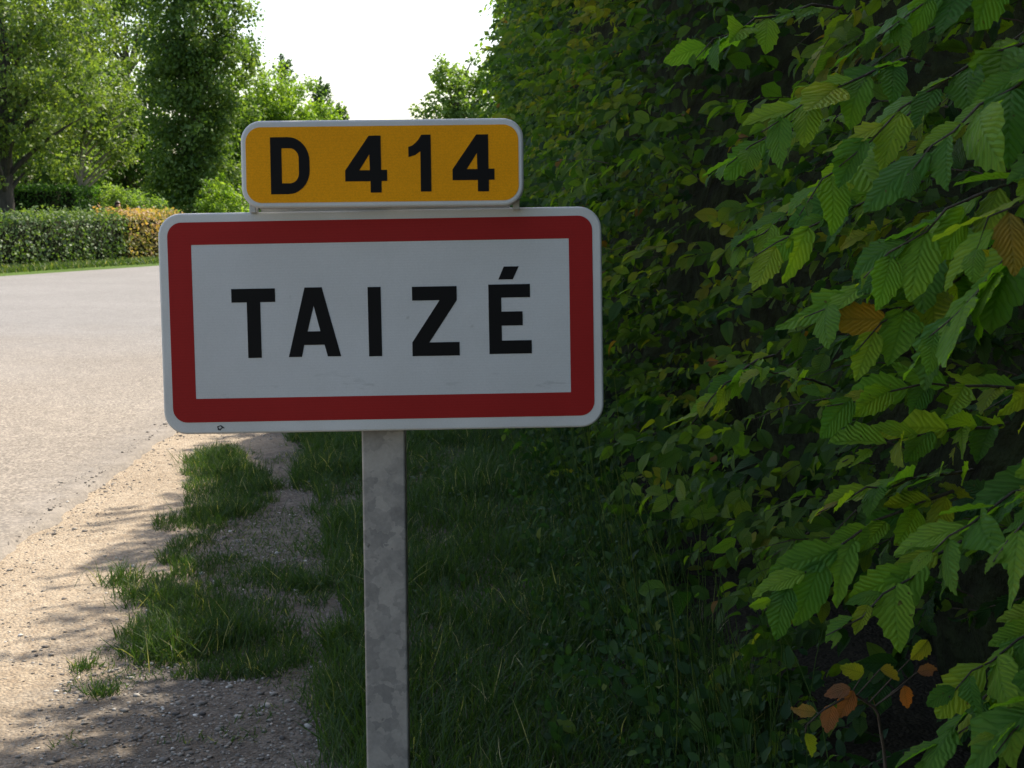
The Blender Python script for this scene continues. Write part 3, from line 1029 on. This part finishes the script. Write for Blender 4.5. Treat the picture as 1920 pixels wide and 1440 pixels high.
G1 = [(-1.72, 9.89), (-1.51, 10.1), (-1.22, 9.46), (-0.98, 8.25), (-1.11, 7.76), (-1.17, 7.45), (-0.92, 6.87), (-0.58, 6.56), (-0.51, 6.19), (-0.58, 5.65), (-0.47, 5.24), (-0.66, 5.01), (-0.9, 5.08), (-1.18, 5.4), (-1.25, 6.05), (-1.26, 6.68), (-1.43, 7.46), (-1.47, 8.43)]
G2 = [(-1.3, 11.5), (-1.0, 9.86), (-0.77, 8.1), (-0.62, 7.68), (-0.53, 6.46), (-0.42, 5.64), (-0.43, 4.84), (-0.33, 4.31), (-0.3, 1.5), (0.95, 1.5), (0.95, 11.5)]
G3 = [(-1.35, 11.5), (0.95, 11.5), (0.95, 32), (-1.4, 32), (-1.7, 20)]


def scatter(poly, dens, r, edge=0.0):
    poly = np.array(poly)
    lo, hi = poly.min(0), poly.max(0)
    n = int((hi - lo).prod() * dens)
    P = lo + (hi - lo) * r.random((n, 2))
    W = P + 0.09 * np.c_[vnoise(P, 6, 8), vnoise(P, 6, 9)]
    return P[inside(poly, W)]


r = np.random.default_rng(51)
gb = Bag()
for poly, dens, h0, w0, thr in ((G1, 9000, 0.05, 0.004, -0.42), (G2, 5500, 0.10, 0.0045, -0.45), (G3, 900, 0.13, 0.008, -0.6)):
    P = scatter(poly, dens, r)
    f = 0.7 * vnoise(P, 2.6, 31) + 0.5 * vnoise(P, 7, 32)
    P = P[f + 0.35 * r.standard_normal(len(P)) > thr]
    f = 0.7 * vnoise(P, 2.6, 31) + 0.5 * vnoise(P, 7, 32)
    h = h0 * np.clip(0.95 + 0.6 * f, 0.35, 2.2) * r.uniform(0.5, 1.5, len(P))
    blades(gb, np.c_[P, ground_z(P) - 0.004], h, w0 * r.uniform(0.6, 1.3, len(P)), r, 0.4)
# separate tufts
for (cx_, cy_, rad, nn, hh) in ((-1.5, 9.6, .16, 500, .12), (-1.35, 9.2, .15, 450, .11), (-1.4, 6.5, .1, 260, .12), (-1.3, 6.2, .08, 200, .1), (-1.0, 5.35, .12, 500, .15), (-0.8, 5.5, .14, 600, .16), (-1.08, 8.6, .14, 420, .12), (-0.62, 6.3, .1, 300, .12), (-0.32, 4.75, .12, 500, .17), (-1.14, 4.93, .05, 120, .07), (-1.28, 5.25, .04, 90, .06), (-1.62, 11.8, .2, 400, .1), (-0.5, 7.0, .2, 500, .13), (-0.36, 5.4, .12, 500, .16), (-1.2, 7.9, .16, 600, .14), (-1.17, 6.1, .12, 400, .12), (-1.75, 12.5, .25, 400, .1)):
    P = np.array([cx_, cy_]) + rad * 0.55 * r.standard_normal((nn, 2))
    blades(gb, np.c_[P, ground_z(P) - 0.004], 0.72 * hh * r.uniform(0.4, 1.45, nn), 0.0042 * r.uniform(0.6, 1.3, nn), r, 0.5)
P = np.c_[r.uniform(-1.3, -0.3, 22000), r.uniform(4.4, 13, 22000)]
P = P[vnoise(P, 1.6, 63) + 0.6 * vnoise(P, 6, 64) + 1.6 * np.clip((P[:, 0] + 1.2), -0.5, 0.1) > 0.25]
blades(gb, np.c_[P, ground_z(P) - 0.002], 0.024 * r.uniform(0.4, 1.6, len(P)), 0.0035 * r.uniform(0.6, 1.3, len(P)), r, 0.7, 0.5)
grass = gb.build('grass', M_grass)
tag(grass, 'shaded green grass and tufts on the verge beside the post', 'grass', kind='stuff')

# clover and small leaves between the blades
cb = Bag()
P = scatter(G2, 150, r)
P = P[vnoise(P, 1.9, 37) > -0.1]
n = len(P)
A = norm(np.c_[r.standard_normal((n, 2)), 0.15 + 0.2 * r.random(n)])
N = norm(np.c_[0.35 * r.standard_normal((n, 2)), np.ones(n)])
S = 0.022 * r.uniform(0.6, 1.7, n)
cb.copies(T_MID[2], np.c_[P, ground_z(P) + 0.02 + 0.05 * r.random(n)], frames(A, N, S, S * 1.5), np.clip(0.35 + 0.2 * r.standard_normal(n), 0, 1))
clover = cb.build('ground_cover', M_weed)
tag(clover, 'small dark leaves growing low among the verge grass', 'ground cover', kind='stuff')

# ------------------------------------------------------------------ loose stones on the verge
bm = bmesh.new()
bmesh.ops.create_icosphere(bm, subdivisions=1, radius=1)
sv = np.array([v.co[:] for v in bm.verts])
sf = np.array([[v.index for v in f.verts] for f in bm.faces])
bm.free()
st_t = []
for k in range(4):
    v = sv * (1 + 0.22 * np.random.default_rng(k).standard_normal((len(sv), 1))) * np.array([1, 0.75 + 0.1 * k, 0.5])
    st_t.append((v, sf, np.zeros((sf.size, 2))))
r = np.random.default_rng(61)
P = np.concatenate([
    np.c_[r.uniform(-2.0, -0.3, 5200), 4.1 + 8 * r.random(5200) ** 1.5],
    np.c_[r.uniform(-1.3, -0.35, 3000), r.uniform(4.1, 5.3, 3000)],
    np.c_[r.uniform(-1.15, -0.5, 2600), r.uniform(6.2, 10, 2600)],
    np.c_[-2.0 + 0.10 * r.standard_normal(1800), r.uniform(5, 14, 1800)]])
P = P[vnoise(P, 3.1, 44) + 0.5 * r.standard_normal(len(P)) > -0.25]
n = len(P)
S = 0.0042 * np.exp(0.48 * r.standard_normal(n))
S = np.clip(S, 0.002, 0.016)
a = r.uniform(0, 6.28, n)
M = np.zeros((n, 3, 3))
M[:, 0, 0] = np.cos(a); M[:, 1, 0] = np.sin(a); M[:, 0, 1] = -np.sin(a); M[:, 1, 1] = np.cos(a); M[:, 2, 2] = 1
M *= S[:, None, None]
zz = np.where(P[:, 0] < -2.06, 0.036, ground_z(P)) + 0.15 * S
sb = Bag()
k = r.integers(0, 4, n)
ti = np.clip(0.5 + 0.25 * r.standard_normal(n), 0, 1)
for i in range(4):
    s = k == i
    sb.copies(st_t[i], np.c_[P, zz][s], M[s], ti[s])
stones = sb.build('gravel', M_stone, smooth=False)
tag(stones, 'loose pale gravel stones scattered on the dirt verge', 'gravel', kind='stuff')

# ------------------------------------------------------------------ across the road


def foliage_mat(name, dark, mid, light, trans=0.48):
    return leaf_mat(name, [(0, dark), (0.5, mid), (1, light)], trans=trans, spec=0.35)


M_laurel = foliage_mat('laurel leaf', (0.04, 0.075, 0.03), (0.075, 0.13, 0.045), (0.15, 0.205, 0.06), 0.35)
M_orange = foliage_mat('photinia leaf', (0.13, 0.18, 0.06), (0.30, 0.235, 0.095), (0.40, 0.225, 0.13), 0.42)
M_privet = foliage_mat('privet leaf', (0.02, 0.06, 0.012), (0.05, 0.12, 0.02), (0.10, 0.20, 0.03))
M_bush = foliage_mat('bush leaf', (0.09, 0.15, 0.04), (0.15, 0.235, 0.06), (0.21, 0.29, 0.09))
M_olive = foliage_mat('ash leaf', (0.05, 0.095, 0.026), (0.105, 0.16, 0.04), (0.175, 0.225, 0.06))
M_green = foliage_mat('maple leaf', (0.05, 0.10, 0.027), (0.10, 0.165, 0.042), (0.165, 0.225, 0.062))
M_light = foliage_mat('lime leaf', (0.09, 0.165, 0.024), (0.155, 0.25, 0.036), (0.22, 0.31, 0.055))
M_fir = foliage_mat('fir needle', (0.03, 0.07, 0.035), (0.06, 0.115, 0.055), (0.10, 0.16, 0.075), 0.4)


def clump_leaves(bag, centres, radii, per, size, r, tint_c, squash=0.8):
    n = len(centres)
    idx = np.repeat(np.arange(n), per)
    d_ = r.standard_normal((n * per, 3))
    d_ = norm(d_) * (r.random((n * per, 1)) ** 0.5)
    P = centres[idx] + d_ * radii[idx][:, None] * np.array([1, 1, squash])
    A = norm(d_ * 0.6 + r.standard_normal((n * per, 3)) * 0.7 + np.array([0, 0, -0.35]))
    N = norm(d_ * 0.5 + r.standard_normal((n * per, 3)) * 0.5 + np.array([0, 0, 0.6]))
    S = size * r.uniform(0.6, 1.4, n * per)
    bag.copies(T_FAR[0], P, frames(A, N, S, S * 1.15), np.clip(tint_c[idx] + 0.18 * r.standard_normal(n * per), 0, 1))


def tree(name, label, x, y, trunk_h, trunk_r, blobs, nclump, per, size, mat, barkm, seed, group, clump_r=0.5, shell=0.45, forks=None, limbs=26, cut=None):
    """blobs: list of (dx, dy, cz, rx, ry, rz) ellipsoids of the crown."""
    r = np.random.default_rng(seed)
    t_ = empty(name, (x, y, 0))
    tag(t_, label, 'tree', group)
    vol = np.array([b[3] * b[4] * b[5] for b in blobs])
    which = r.choice(len(blobs), nclump, p=vol / vol.sum())
    bl = np.array(blobs)[which]
    u = norm(r.standard_normal((nclump, 3)))
    rad = (shell + (1 - shell) * r.random(nclump)) * (1 + 0.16 * vnoise(u * 2.2 + which[:, None] * 5, 1.0, seed))
    C = bl[:, :3] + u * rad[:, None] * bl[:, 3:]
    if cut is not None:
        C = C[C[:, 2] > cut]
    bag = Bag()
    cr = clump_r * r.uniform(0.55, 1.3, len(C))
    clump_leaves(bag, C, cr, per, size, r, np.clip(0.5 + 0.22 * r.standard_normal(len(C)), 0, 1))
    tb = Bag()
    cz = np.array([b[2] for b in blobs]).max()
    s = np.linspace(0, 1, 8)
    topz = max(trunk_h, cz)
    path = np.c_[0.05 * r.standard_normal(8) * s * 3, 0.05 * r.standard_normal(8) * s * 3, -0.2 + (topz + 0.2) * s]
    tb.add(*tube(path, trunk_r * (1.25 - 1.0 * s ** 0.7), 9))
    for i in r.choice(len(C), min(limbs, len(C)), replace=False):
        z0 = min(max(trunk_h * r.uniform(0.75, 1.0), C[i][2] - 0.55 * np.hypot(C[i][0], C[i][1]) - 0.5), topz * 0.97)
        z0 = max(z0, trunk_h * 0.7)
        p0 = np.array([np.interp(z0, path[:, 2], path[:, 0]), np.interp(z0, path[:, 2], path[:, 1]), z0])
        mid_ = (p0 + C[i]) / 2 + np.array([0, 0, 0.12 * np.linalg.norm(C[i] - p0)])
        q = np.linspace(0, 1, 6)[:, None]
        pp = (1 - q) ** 2 * p0 + 2 * q * (1 - q) * mid_ + q ** 2 * C[i]
        tb.add(*tube(pp, np.linspace(trunk_r * 0.38, 0.012, 6), 5))
    tb.build('trunk', barkm, t_)
    bag.build('crown', mat, t_, smooth=False)
    return t_


def box_hedge(name, label, corners, width, h, n, size, mat, seed, cat='hedge', group=None, tint_fn=None, rag=0.05):
    """A clipped hedge along the line corners[0]-corners[1]; width to the left of it. Leaves lie on its faces, a dark core inside."""
    r = np.random.default_rng(seed)
    a, b_ = np.array(corners[0], float), np.array(corners[1], float)
    L = np.linalg.norm(b_ - a)
    ax = (b_ - a) / L
    ay = np.array([-ax[1], ax[0]])
    o = empty(name, (a[0], a[1], 0))
    tag(o, label, cat, group)
    areas = np.array([L * h, L * width, width * h, width * h, L * h * 0.5])
    f = r.choice(5, n, p=areas / areas.sum())
    u, v, w_ = r.random(n), r.random(n), np.abs(r.standard_normal(n)) * 0.09
    lx = np.where(f == 2, w_, np.where(f == 3, L - w_, u * L))
    ly = np.where(f == 0, w_, np.where(f == 4, width - w_, np.where(f == 1, v * width, u * width)))
    lz = np.where(f == 1, h - w_, v * h)
    nl = np.stack([np.where(f == 2, -1.0, np.where(f == 3, 1.0, 0)), np.where(f == 0, -1.0, np.where(f == 4, 1.0, 0)), np.where(f == 1, 1.0, 0)], 1)
    off = rag * vnoise(np.c_[lx, ly, lz], 2.2, seed)[:, None] * nl + rag * np.abs(r.standard_normal((n, 1))) * nl
    lp = np.c_[lx, ly, lz] + off
    rot = np.array([[ax[0], ay[0], 0], [ax[1], ay[1], 0], [0, 0, 1]])
    P = lp @ rot.T
    nw = nl @ rot.T
    A = norm(r.standard_normal((n, 3)) + 0.3 * nw + np.array([0, 0, -0.1]))
    N = norm(nw * 0.9 + 0.6 * r.standard_normal((n, 3)) + np.array([0, 0, 0.3]))
    S = size * r.uniform(0.6, 1.5, n)
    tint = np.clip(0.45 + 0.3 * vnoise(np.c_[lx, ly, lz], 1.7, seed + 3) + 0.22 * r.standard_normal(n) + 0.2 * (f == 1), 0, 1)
    bag = Bag()
    bag.copies(T_FAR[0], P, frames(A, N, S, S * 1.3), tint)
    bag.build('foliage', mat, o, smooth=False)['kind'] = 'stuff'
    e = 0.13
    cv = np.array([(x_, y_, z_) for z_ in (0, h - e) for x_, y_ in ((e, e), (L - e, e), (L - e, width - e), (e, width - e))]) @ rot.T
    link('inner_twigs', mesh('inner_twigs', cv, [(3, 2, 1, 0), (4, 5, 6, 7), (0, 1, 5, 4), (1, 2, 6, 5), (2, 3, 7, 6), (3, 0, 4, 7)], smooth=False), o, M_core)
    return o


def line_pt(px, y):
    return (xat(px, y), y)


# clipped hedges along the far road edge: dark green first, orange-red where it goes on
hdir = np.array([2.7, 7.0]) / np.hypot(2.7, 7.0)
p0 = np.array([-11.9, 41.2])
pA, pB, pC = p0 - hdir * 9, p0 + hdir * 6.0, p0 + hdir * 9.3
side = lambda p: p
box_hedge('clipped_hedge', 'clipped dark green laurel hedge along the far roadside grass', (pA, pB), 1.5, 1.36, 16000, 0.085, M_laurel, 71, rag=0.11)
box_hedge('clipped_hedge', 'clipped orange-red leaved hedge beside the green one across the road', (pB + hdir * 0.02, pC), 1.5, 1.37, 5500, 0.085, M_orange, 72, rag=0.11)
box_hedge('clipped_hedge', 'dark square-clipped hedge block behind the roadside hedge, left of the pale trunk', ((xat(30, 51), 51.0), (xat(156, 51), 51.0)), 4.0, zat(352, 51), 9000, 0.09, M_privet, 73)

# bushes between
r = np.random.default_rng(81)


def bush(label, x, y, blobs, nclump, per, size, mat, seed, clump_r=0.25):
    rr = np.random.default_rng(seed)
    o = empty('bush', (x, y, 0))
    tag(o, label, 'bush', None)
    bl = np.array([blobs[i] for i in rr.integers(0, len(blobs), nclump)])
    u = norm(rr.standard_normal((nclump, 3)))
    u[:, 2] = np.abs(u[:, 2])
    C = bl[:, :3] + u * (0.55 + 0.45 * rr.random((nclump, 1))) * bl[:, 3:]
    bag = Bag()
    clump_leaves(bag, C, clump_r * rr.uniform(0.6, 1.3, nclump), per, size, rr, np.clip(0.5 + 0.25 * rr.standard_normal(nclump), 0, 1))
    bag.build('foliage', mat, o, smooth=False)['kind'] = 'stuff'
    tb = Bag()
    for i in range(9):
        c_ = C[rr.integers(0, nclump)]
        q = np.linspace(0, 1, 5)[:, None]
        tb.add(*tube(np.array([0.1 * rr.standard_normal(), 0.1 * rr.standard_normal(), 0.0]) * (1 - q) + c_ * q, np.linspace(0.03, 0.006, 5), 5))
    tb.build('stem', M_bark, o)
    return o


bush('pale green feathery bush just right of the pale tree trunk', xat(228, 54.2), 54.2, [(0, 0, 0.2, 0.95, 1.0, 2.3), (.3, 0.3, 0.2, 0.9, 1.0, 2.0)], 260, 40, 0.10, M_bush, 82)
bush('rounded pale bush sloping down towards the dark tall tree', xat(275, 55), 55, [(0, 0, 0.2, 1.5, 1.2, 2.0), (.9, 0, 0, 0.9, 1, 1.4)], 260, 40, 0.10, M_bush, 83)
bush('bright green low bush at the foot of the light tree', xat(425, 60), 60, [(0, 0, 0.2, 1.5, 1.2, 2.7), (-.9, 0, 0, 1, 1, 1.6)], 300, 40, 0.12, M_light, 84)

TG = 'trees across the road'
tree('broad_tree', 'broad olive green tree with dark trunk at the left edge', xat(30, 49), 49, 1.9, 0.27,
     [(-.6, 0, 6.3, 3.6, 3.4, 4.6), (1.2, 0.5, 4.6, 2.0, 2.2, 2.4), (-2, 0, 4.6, 2.5, 2.5, 2.6), (1.4, 0.8, 7.6, 1.8, 2.2, 3.2)], 620, 52, 0.13, M_olive, M_bark_dark, 91, TG, 0.5, 0.35, cut=2.2)
tree('small_tree', 'small pollarded tree with pale forked trunk behind the roadside hedge', xat(167, 53), 53, 2.5, 0.13,
     [(0.5, 0, 4.9, 1.7, 1.6, 1.9), (1.2, 0, 3.6, 1.0, 1.0, 0.9), (-.5, 0.2, 4.2, 1.2, 1.2, 1.3)], 170, 38, 0.12, M_olive, M_bark_pale, 92, TG, 0.36, 0.2, limbs=34, cut=2.6)
tree('tall_tree', 'tall dark columnar tree rising beside the sky gap', xat(375, 63), 63, 1.2, 0.3,
     [(0, 0, 2.6, 2.5, 2.2, 2.6), (0, 0, 4.8, 2.4, 2.2, 4.0), (0.25, 0, 8.8, 2.7, 2.4, 4.4), (-.3, 0, 12.5, 2.2, 2.2, 3.2)], 980, 52, 0.16, M_green, M_bark, 93, TG, 0.5, 0.3, cut=0.3)
tree('light_tree', 'bright yellow-green tree right of the tall dark tree', xat(478, 70), 70, 1.4, 0.2,
     [(0, 0, 4.4, 2.4, 2.2, 3.5), (0.3, 0, 6.0, 1.7, 1.6, 2.3), (2.0, 0, 4.2, 1.9, 1.9, 3.3), (3.3, 0, 3.7, 1.4, 1.4, 2.6), (-1.5, -.5, 3.2, 1.5, 1.6, 2.6)], 720, 46, 0.15, M_light, M_bark, 94, TG, 0.5, 0.35, cut=0.6)
tree('background_tree', 'olive tree behind the broad tree at the top left corner', xat(110, 72), 72, 3, 0.3,
     [(0, 0, 8.0, 4.4, 3.5, 5.6), (-3, 0, 6.5, 3.2, 3, 4.5)], 560, 46, 0.19, M_olive, M_bark, 95, TG, 0.62, 0.4, cut=2.0)
tree('background_tree', 'green tree filling the gap between the broad tree and the tall tree', xat(255, 78), 78, 3, 0.3,
     [(0, 0, 8.6, 3.9, 3.0, 7.0), (.3, 0, 3.6, 3.2, 2.4, 2.8)], 560, 46, 0.19, M_green, M_bark, 96, TG, 0.6, 0.4, cut=1.0)
tree('background_tree', 'dark low tree behind the clipped hedges at far left', xat(60, 66), 66, 2, 0.25,
     [(0, 0, 3.2, 4.2, 2.0, 2.6)], 300, 46, 0.17, M_green, M_bark, 97, TG, 0.6, 0.4, cut=0.6)
tree('roadside_tree', 'sunlit pale green tree beyond the far end of the tall hedge', xat(850, 46), 46, 1.9, 0.15,
     [(0, 0, 4.0, 1.0, 1.1, 2.2), (.7, 0.3, 3.9, 1.0, 1.0, 2.2), (-.6, 0, 3.2, .8, .8, 1.2), (-.25, 0, 5.5, .5, .6, 1.1), (-.9, 0, 4.4, .55, .5, .5), (.9, 0, 5.2, .7, .7, 1.0), (-1.15, 0, 3.2, .35, .35, .4)], 330, 34, 0.115, M_bush, M_bark, 98, TG, 0.26, 0.1, cut=1.2)
tree('round_tree', 'rounded yellow-green tree in front of the firs beside the sky gap', xat(585, 80), 80, 1.4, 0.2,
     [(0, 0, 3.8, 1.6, 1.6, 3.2), (-1.2, 0, 4.6, 1.3, 1.3, 2.9), (1.1, 0, 3.2, 1.0, 1.1, 2.4)], 360, 44, 0.16, M_light, M_bark, 99, TG, 0.42, 0.3, cut=0.6)


def conifer(label, x, y, h, rad, seed, lean=0.0):
    r = np.random.default_rng(seed)
    t_ = empty('fir_tree', (x, y, 0))
    tag(t_, label, 'tree', TG)
    tb, nb = Bag(), Bag()
    tb.add(*tube(np.c_[np.zeros(6), np.zeros(6), np.linspace(-0.2, h, 6)], np.linspace(0.2, 0.02, 6), 7))
    for i in range(150):
        z0 = h * (0.08 + 0.9 * r.random())
        ln = rad * (1.02 - z0 / h) ** 0.8 * r.uniform(0.55, 1.2) + 0.25
        a = r.uniform(0, 6.28)
        s = np.linspace(0, 1, 6)
        path = np.c_[np.cos(a) * ln * s, np.sin(a) * ln * s, z0 + ln * (0.15 * s + 0.45 * s ** 2)]
        tb.add(*tube(path, np.linspace(0.03, 0.008, 6), 4))
        k = int(70 * ln / rad) + 20
        u = r.random(k)
        P = np.stack([np.interp(u, s, path[:, j]) for j in range(3)], 1) + 0.09 * r.standard_normal((k, 3)) * (1.15 - u[:, None])
        A = norm(np.array([np.cos(a), np.sin(a), 0.6]) + 0.6 * r.standard_normal((k, 3)))
        S = 0.20 * r.uniform(0.6, 1.3, k)
        nb.copies(T_FAR[0], P, frames(A, r.standard_normal((k, 3)), S, S * 0.6), np.clip(0.45 + 0.2 * r.standard_normal(k), 0, 1))
    k = 160
    P = np.c_[0.07 * r.standard_normal((k, 2)), h * (0.86 + 0.17 * r.random(k))]
    A = norm(np.array([0, 0, 0.9]) + 0.5 * r.standard_normal((k, 3)))
    S = np.full(k, 0.22)
    nb.copies(T_FAR[0], P, frames(A, r.standard_normal((k, 3)), S, S * 0.6), np.full(k, 0.4))
    tb.build('trunk', M_bark, t_)
    nb.build('crown', M_fir, t_, smooth=False)


conifer('dark fir whose tip rises above the bright yellow-green tree', xat(536, 88), 88, zat(122, 88), 2.6, 101)
conifer('dark fir with a spreading side, nearest to the sky gap', xat(607, 92), 92, zat(162, 92), 1.9, 102)
conifer('low fir tip just above the yellow plate left end', xat(640, 96), 96, zat(207, 96), 1.6, 103)

# far trees that close the view behind the sign
bag = Bag()
r = np.random.default_rng(111)
n = 700
C = np.c_[r.uniform(-45, 60, n), 150 + 15 * r.random(n), np.zeros(n)]
C[:, 2] = (0.4 + 0.6 * r.random(n)) * (6.5 + 1.6 * vnoise(np.c_[C[:, 0], C[:, 0]], 0.15, 5)) - 0.4
clump_leaves(bag, C, 1.3 * r.uniform(0.6, 1.3, n), 36, 0.55, r, np.clip(0.5 + 0.25 * r.standard_normal(n), 0, 1))
fw_ = bag.build('far_woodland', M_green, smooth=False)
tag(fw_, 'distant line of green trees closing the end of the road', 'woodland', kind='stuff')

# grass strip between the far road edge and the clipped hedges
fb = Bag()
r = np.random.default_rng(121)
n = 16000
u = r.uniform(-12, 16, n)
P = p0 + hdir * u[:, None] + np.array([hdir[1], -hdir[0]]) * (r.uniform(-0.3, 1.6, n) + 0.12 * r.standard_normal(n))[:, None]
blades(fb, np.c_[P, np.full(n, 0.0)], 0.13 * r.uniform(0.5, 1.5, n), 0.03 * r.uniform(0.5, 1.4, n), r, 0.45, 0.62)
fg = fb.build('roadside_grass', M_grass)
tag(fg, 'sunlit strip of grass between the far road edge and clipped hedge', 'grass', kind='stuff')

# ------------------------------------------------------------------ two people behind the clipped hedge


def plain(name, col, rough=0.7):
    m, t, b = new_mat(name)
    n = noise(t, nd(t, 'ShaderNodeTexCoord').outputs['Object'], 25, 3)
    t.links.new(mixc(t, 0.4, col, mixc(t, 1.0, ramp(t, n, [(0.3, (0.7, 0.7, 0.7)), (0.7, (1.2, 1.2, 1.2))]).outputs[0], col, 'MULTIPLY')), b.inputs['Base Color'])
    b.inputs['Roughness'].default_value = rough
    return m


M_skin = plain('skin', (0.42, 0.22, 0.15), 0.55)
M_hair = plain('hair', (0.035, 0.02, 0.014), 0.6)
M_hair2 = plain('black hair', (0.012, 0.010, 0.010), 0.55)
M_cloth = plain('dark cloth', (0.025, 0.025, 0.03), 0.9)
M_cloth2 = plain('blue cloth', (0.05, 0.07, 0.14), 0.9)


def skin_mesh(name, joints, bones, mat, parent, root=0):
    me = bpy.data.meshes.new(name)
    me.from_pydata([j[0] for j in joints], bones, [])
    o = link(name, me, parent, mat)
    md = o.modifiers.new('skin', 'SKIN')
    md.use_smooth_shade = True
    for v, j in zip(me.skin_vertices[0].data, joints):
        v.radius = (j[1], j[2] if len(j) > 2 else j[1])
    me.skin_vertices[0].data[root].use_root = True
    o.modifiers.new('sub', 'SUBSURF').levels = 2
    o.modifiers['sub'].render_levels = 2
    return o


def person(label, x, y, h, face, cloth, hair):
    k = h / 1.75
    o = empty('person', (x, y, 0.0))
    o.rotation_euler = (0, 0, face)
    o.scale = (k, k, k)
    tag(o, label, 'person', None)
    J = [((0, 0, 0.95), .15, .11), ((0, 0, 1.15), .14, .10), ((0, 0, 1.36), .17, .11), ((0, 0.0, 1.47), .06), ((0, -0.01, 1.55), .055), ((0, -0.015, 1.63), .078, .095), ((0, -0.015, 1.70), .07, .085)]
    Bn = [(0, 1), (1, 2), (2, 3), (3, 4), (4, 5), (5, 6)]
    for s in (-1, 1):
        i = len(J)
        J += [((s * .20, 0, 1.40), .055), ((s * .25, 0.02, 1.12), .042), ((s * .24, -0.08, 0.88), .032), ((s * .24, -0.10, 0.80), .028, .018), ((s * .24, -0.12, 0.71), .012)]
        Bn += [(2, i), (i, i + 1), (i + 1, i + 2), (i + 2, i + 3), (i + 3, i + 4)]
        j = len(J)
        J += [((s * .23, -0.135, 0.82), .011), ((s * .225, -0.155, 0.77), .009)]
        Bn += [(i + 3, j), (j, j + 1)]
        i = len(J)
        J += [((s * .10, 0, 0.88), .085), ((s * .105, -0.01, 0.48), .058), ((s * .105, 0.02, 0.09), .04), ((s * .11, -0.15, 0.03), .032, .025)]
        Bn += [(0, i), (i, i + 1), (i + 1, i + 2), (i + 2, i + 3)]
    body = skin_mesh('body', J, Bn, M_skin, o)
    sh_ = skin_mesh('shirt', [((0, 0, 0.90), .17, .13), ((0, 0, 1.15), .165, .125), ((0, 0, 1.37), .19, .13), ((0, 0, 1.45), .08), ((-.21, 0, 1.40), .07), ((-.255, 0.02, 1.14), .058), ((-.248, -.06, .93), .045), ((.21, 0, 1.40), .07), ((.255, 0.02, 1.14), .058), ((.248, -.06, .93), .045)],
                    [(0, 1), (1, 2), (2, 3), (2, 4), (4, 5), (5, 6), (2, 7), (7, 8), (8, 9)], cloth, o)
    skin_mesh('trousers', [((0, 0, 0.92), .168, .128), ((-.10, 0, .84), .10), ((-.105, -.01, .48), .075), ((-.105, .02, .12), .065), ((.10, 0, .84), .10), ((.105, -.01, .48), .075), ((.105, .02, .12), .065)],
              [(0, 1), (1, 2), (2, 3), (0, 4), (4, 5), (5, 6)], M_cloth2, o)
    bm = bmesh.new()
    bmesh.ops.create_uvsphere(bm, u_segments=16, v_segments=12, radius=1)
    for v in list(bm.verts):
        v.co = (v.co.x * .098, v.co.y * .115 + 0.012, v.co.z * .125 + 1.672)
    bmesh.ops.delete(bm, geom=[v for v in bm.verts if v.co.y < -0.055 and v.co.z < 1.715 or v.co.z < 1.58], context='VERTS')
    bm_obj('hair', bm, hair, o, True)
    for s in (-1, 1):
        bm = bmesh.new()
        bmesh.ops.create_uvsphere(bm, u_segments=8, v_segments=6, radius=0.011)
        bmesh.ops.translate(bm, verts=bm.verts, vec=(s * .032, -0.108, 1.652))
        bm_obj('eye', bm, M_hair2, o, True)
    bm = bmesh.new()
    bmesh.ops.create_cone(bm, cap_ends=True, segments=8, radius1=0.018, radius2=0.006, depth=0.05)
    bmesh.ops.translate(bm, verts=bm.verts, vec=(0, -0.118, 1.63))
    bm_obj('nose', bm, M_skin, o, True)
    bm_obj('mouth', box_bm(-.024, .024, -.112, -.10, 1.588, 1.597, .003), plain('lips', (0.28, 0.09, 0.08)), o)


person('brown-haired person in dark top, face showing above the orange hedge', xat(231, 50.5), 50.5, 1.78, R(40), M_cloth, M_hair)
person('person with black hair, only the top of the head above the orange hedge', xat(268, 51.5), 51.5, 1.62, R(180), M_cloth, M_hair2)
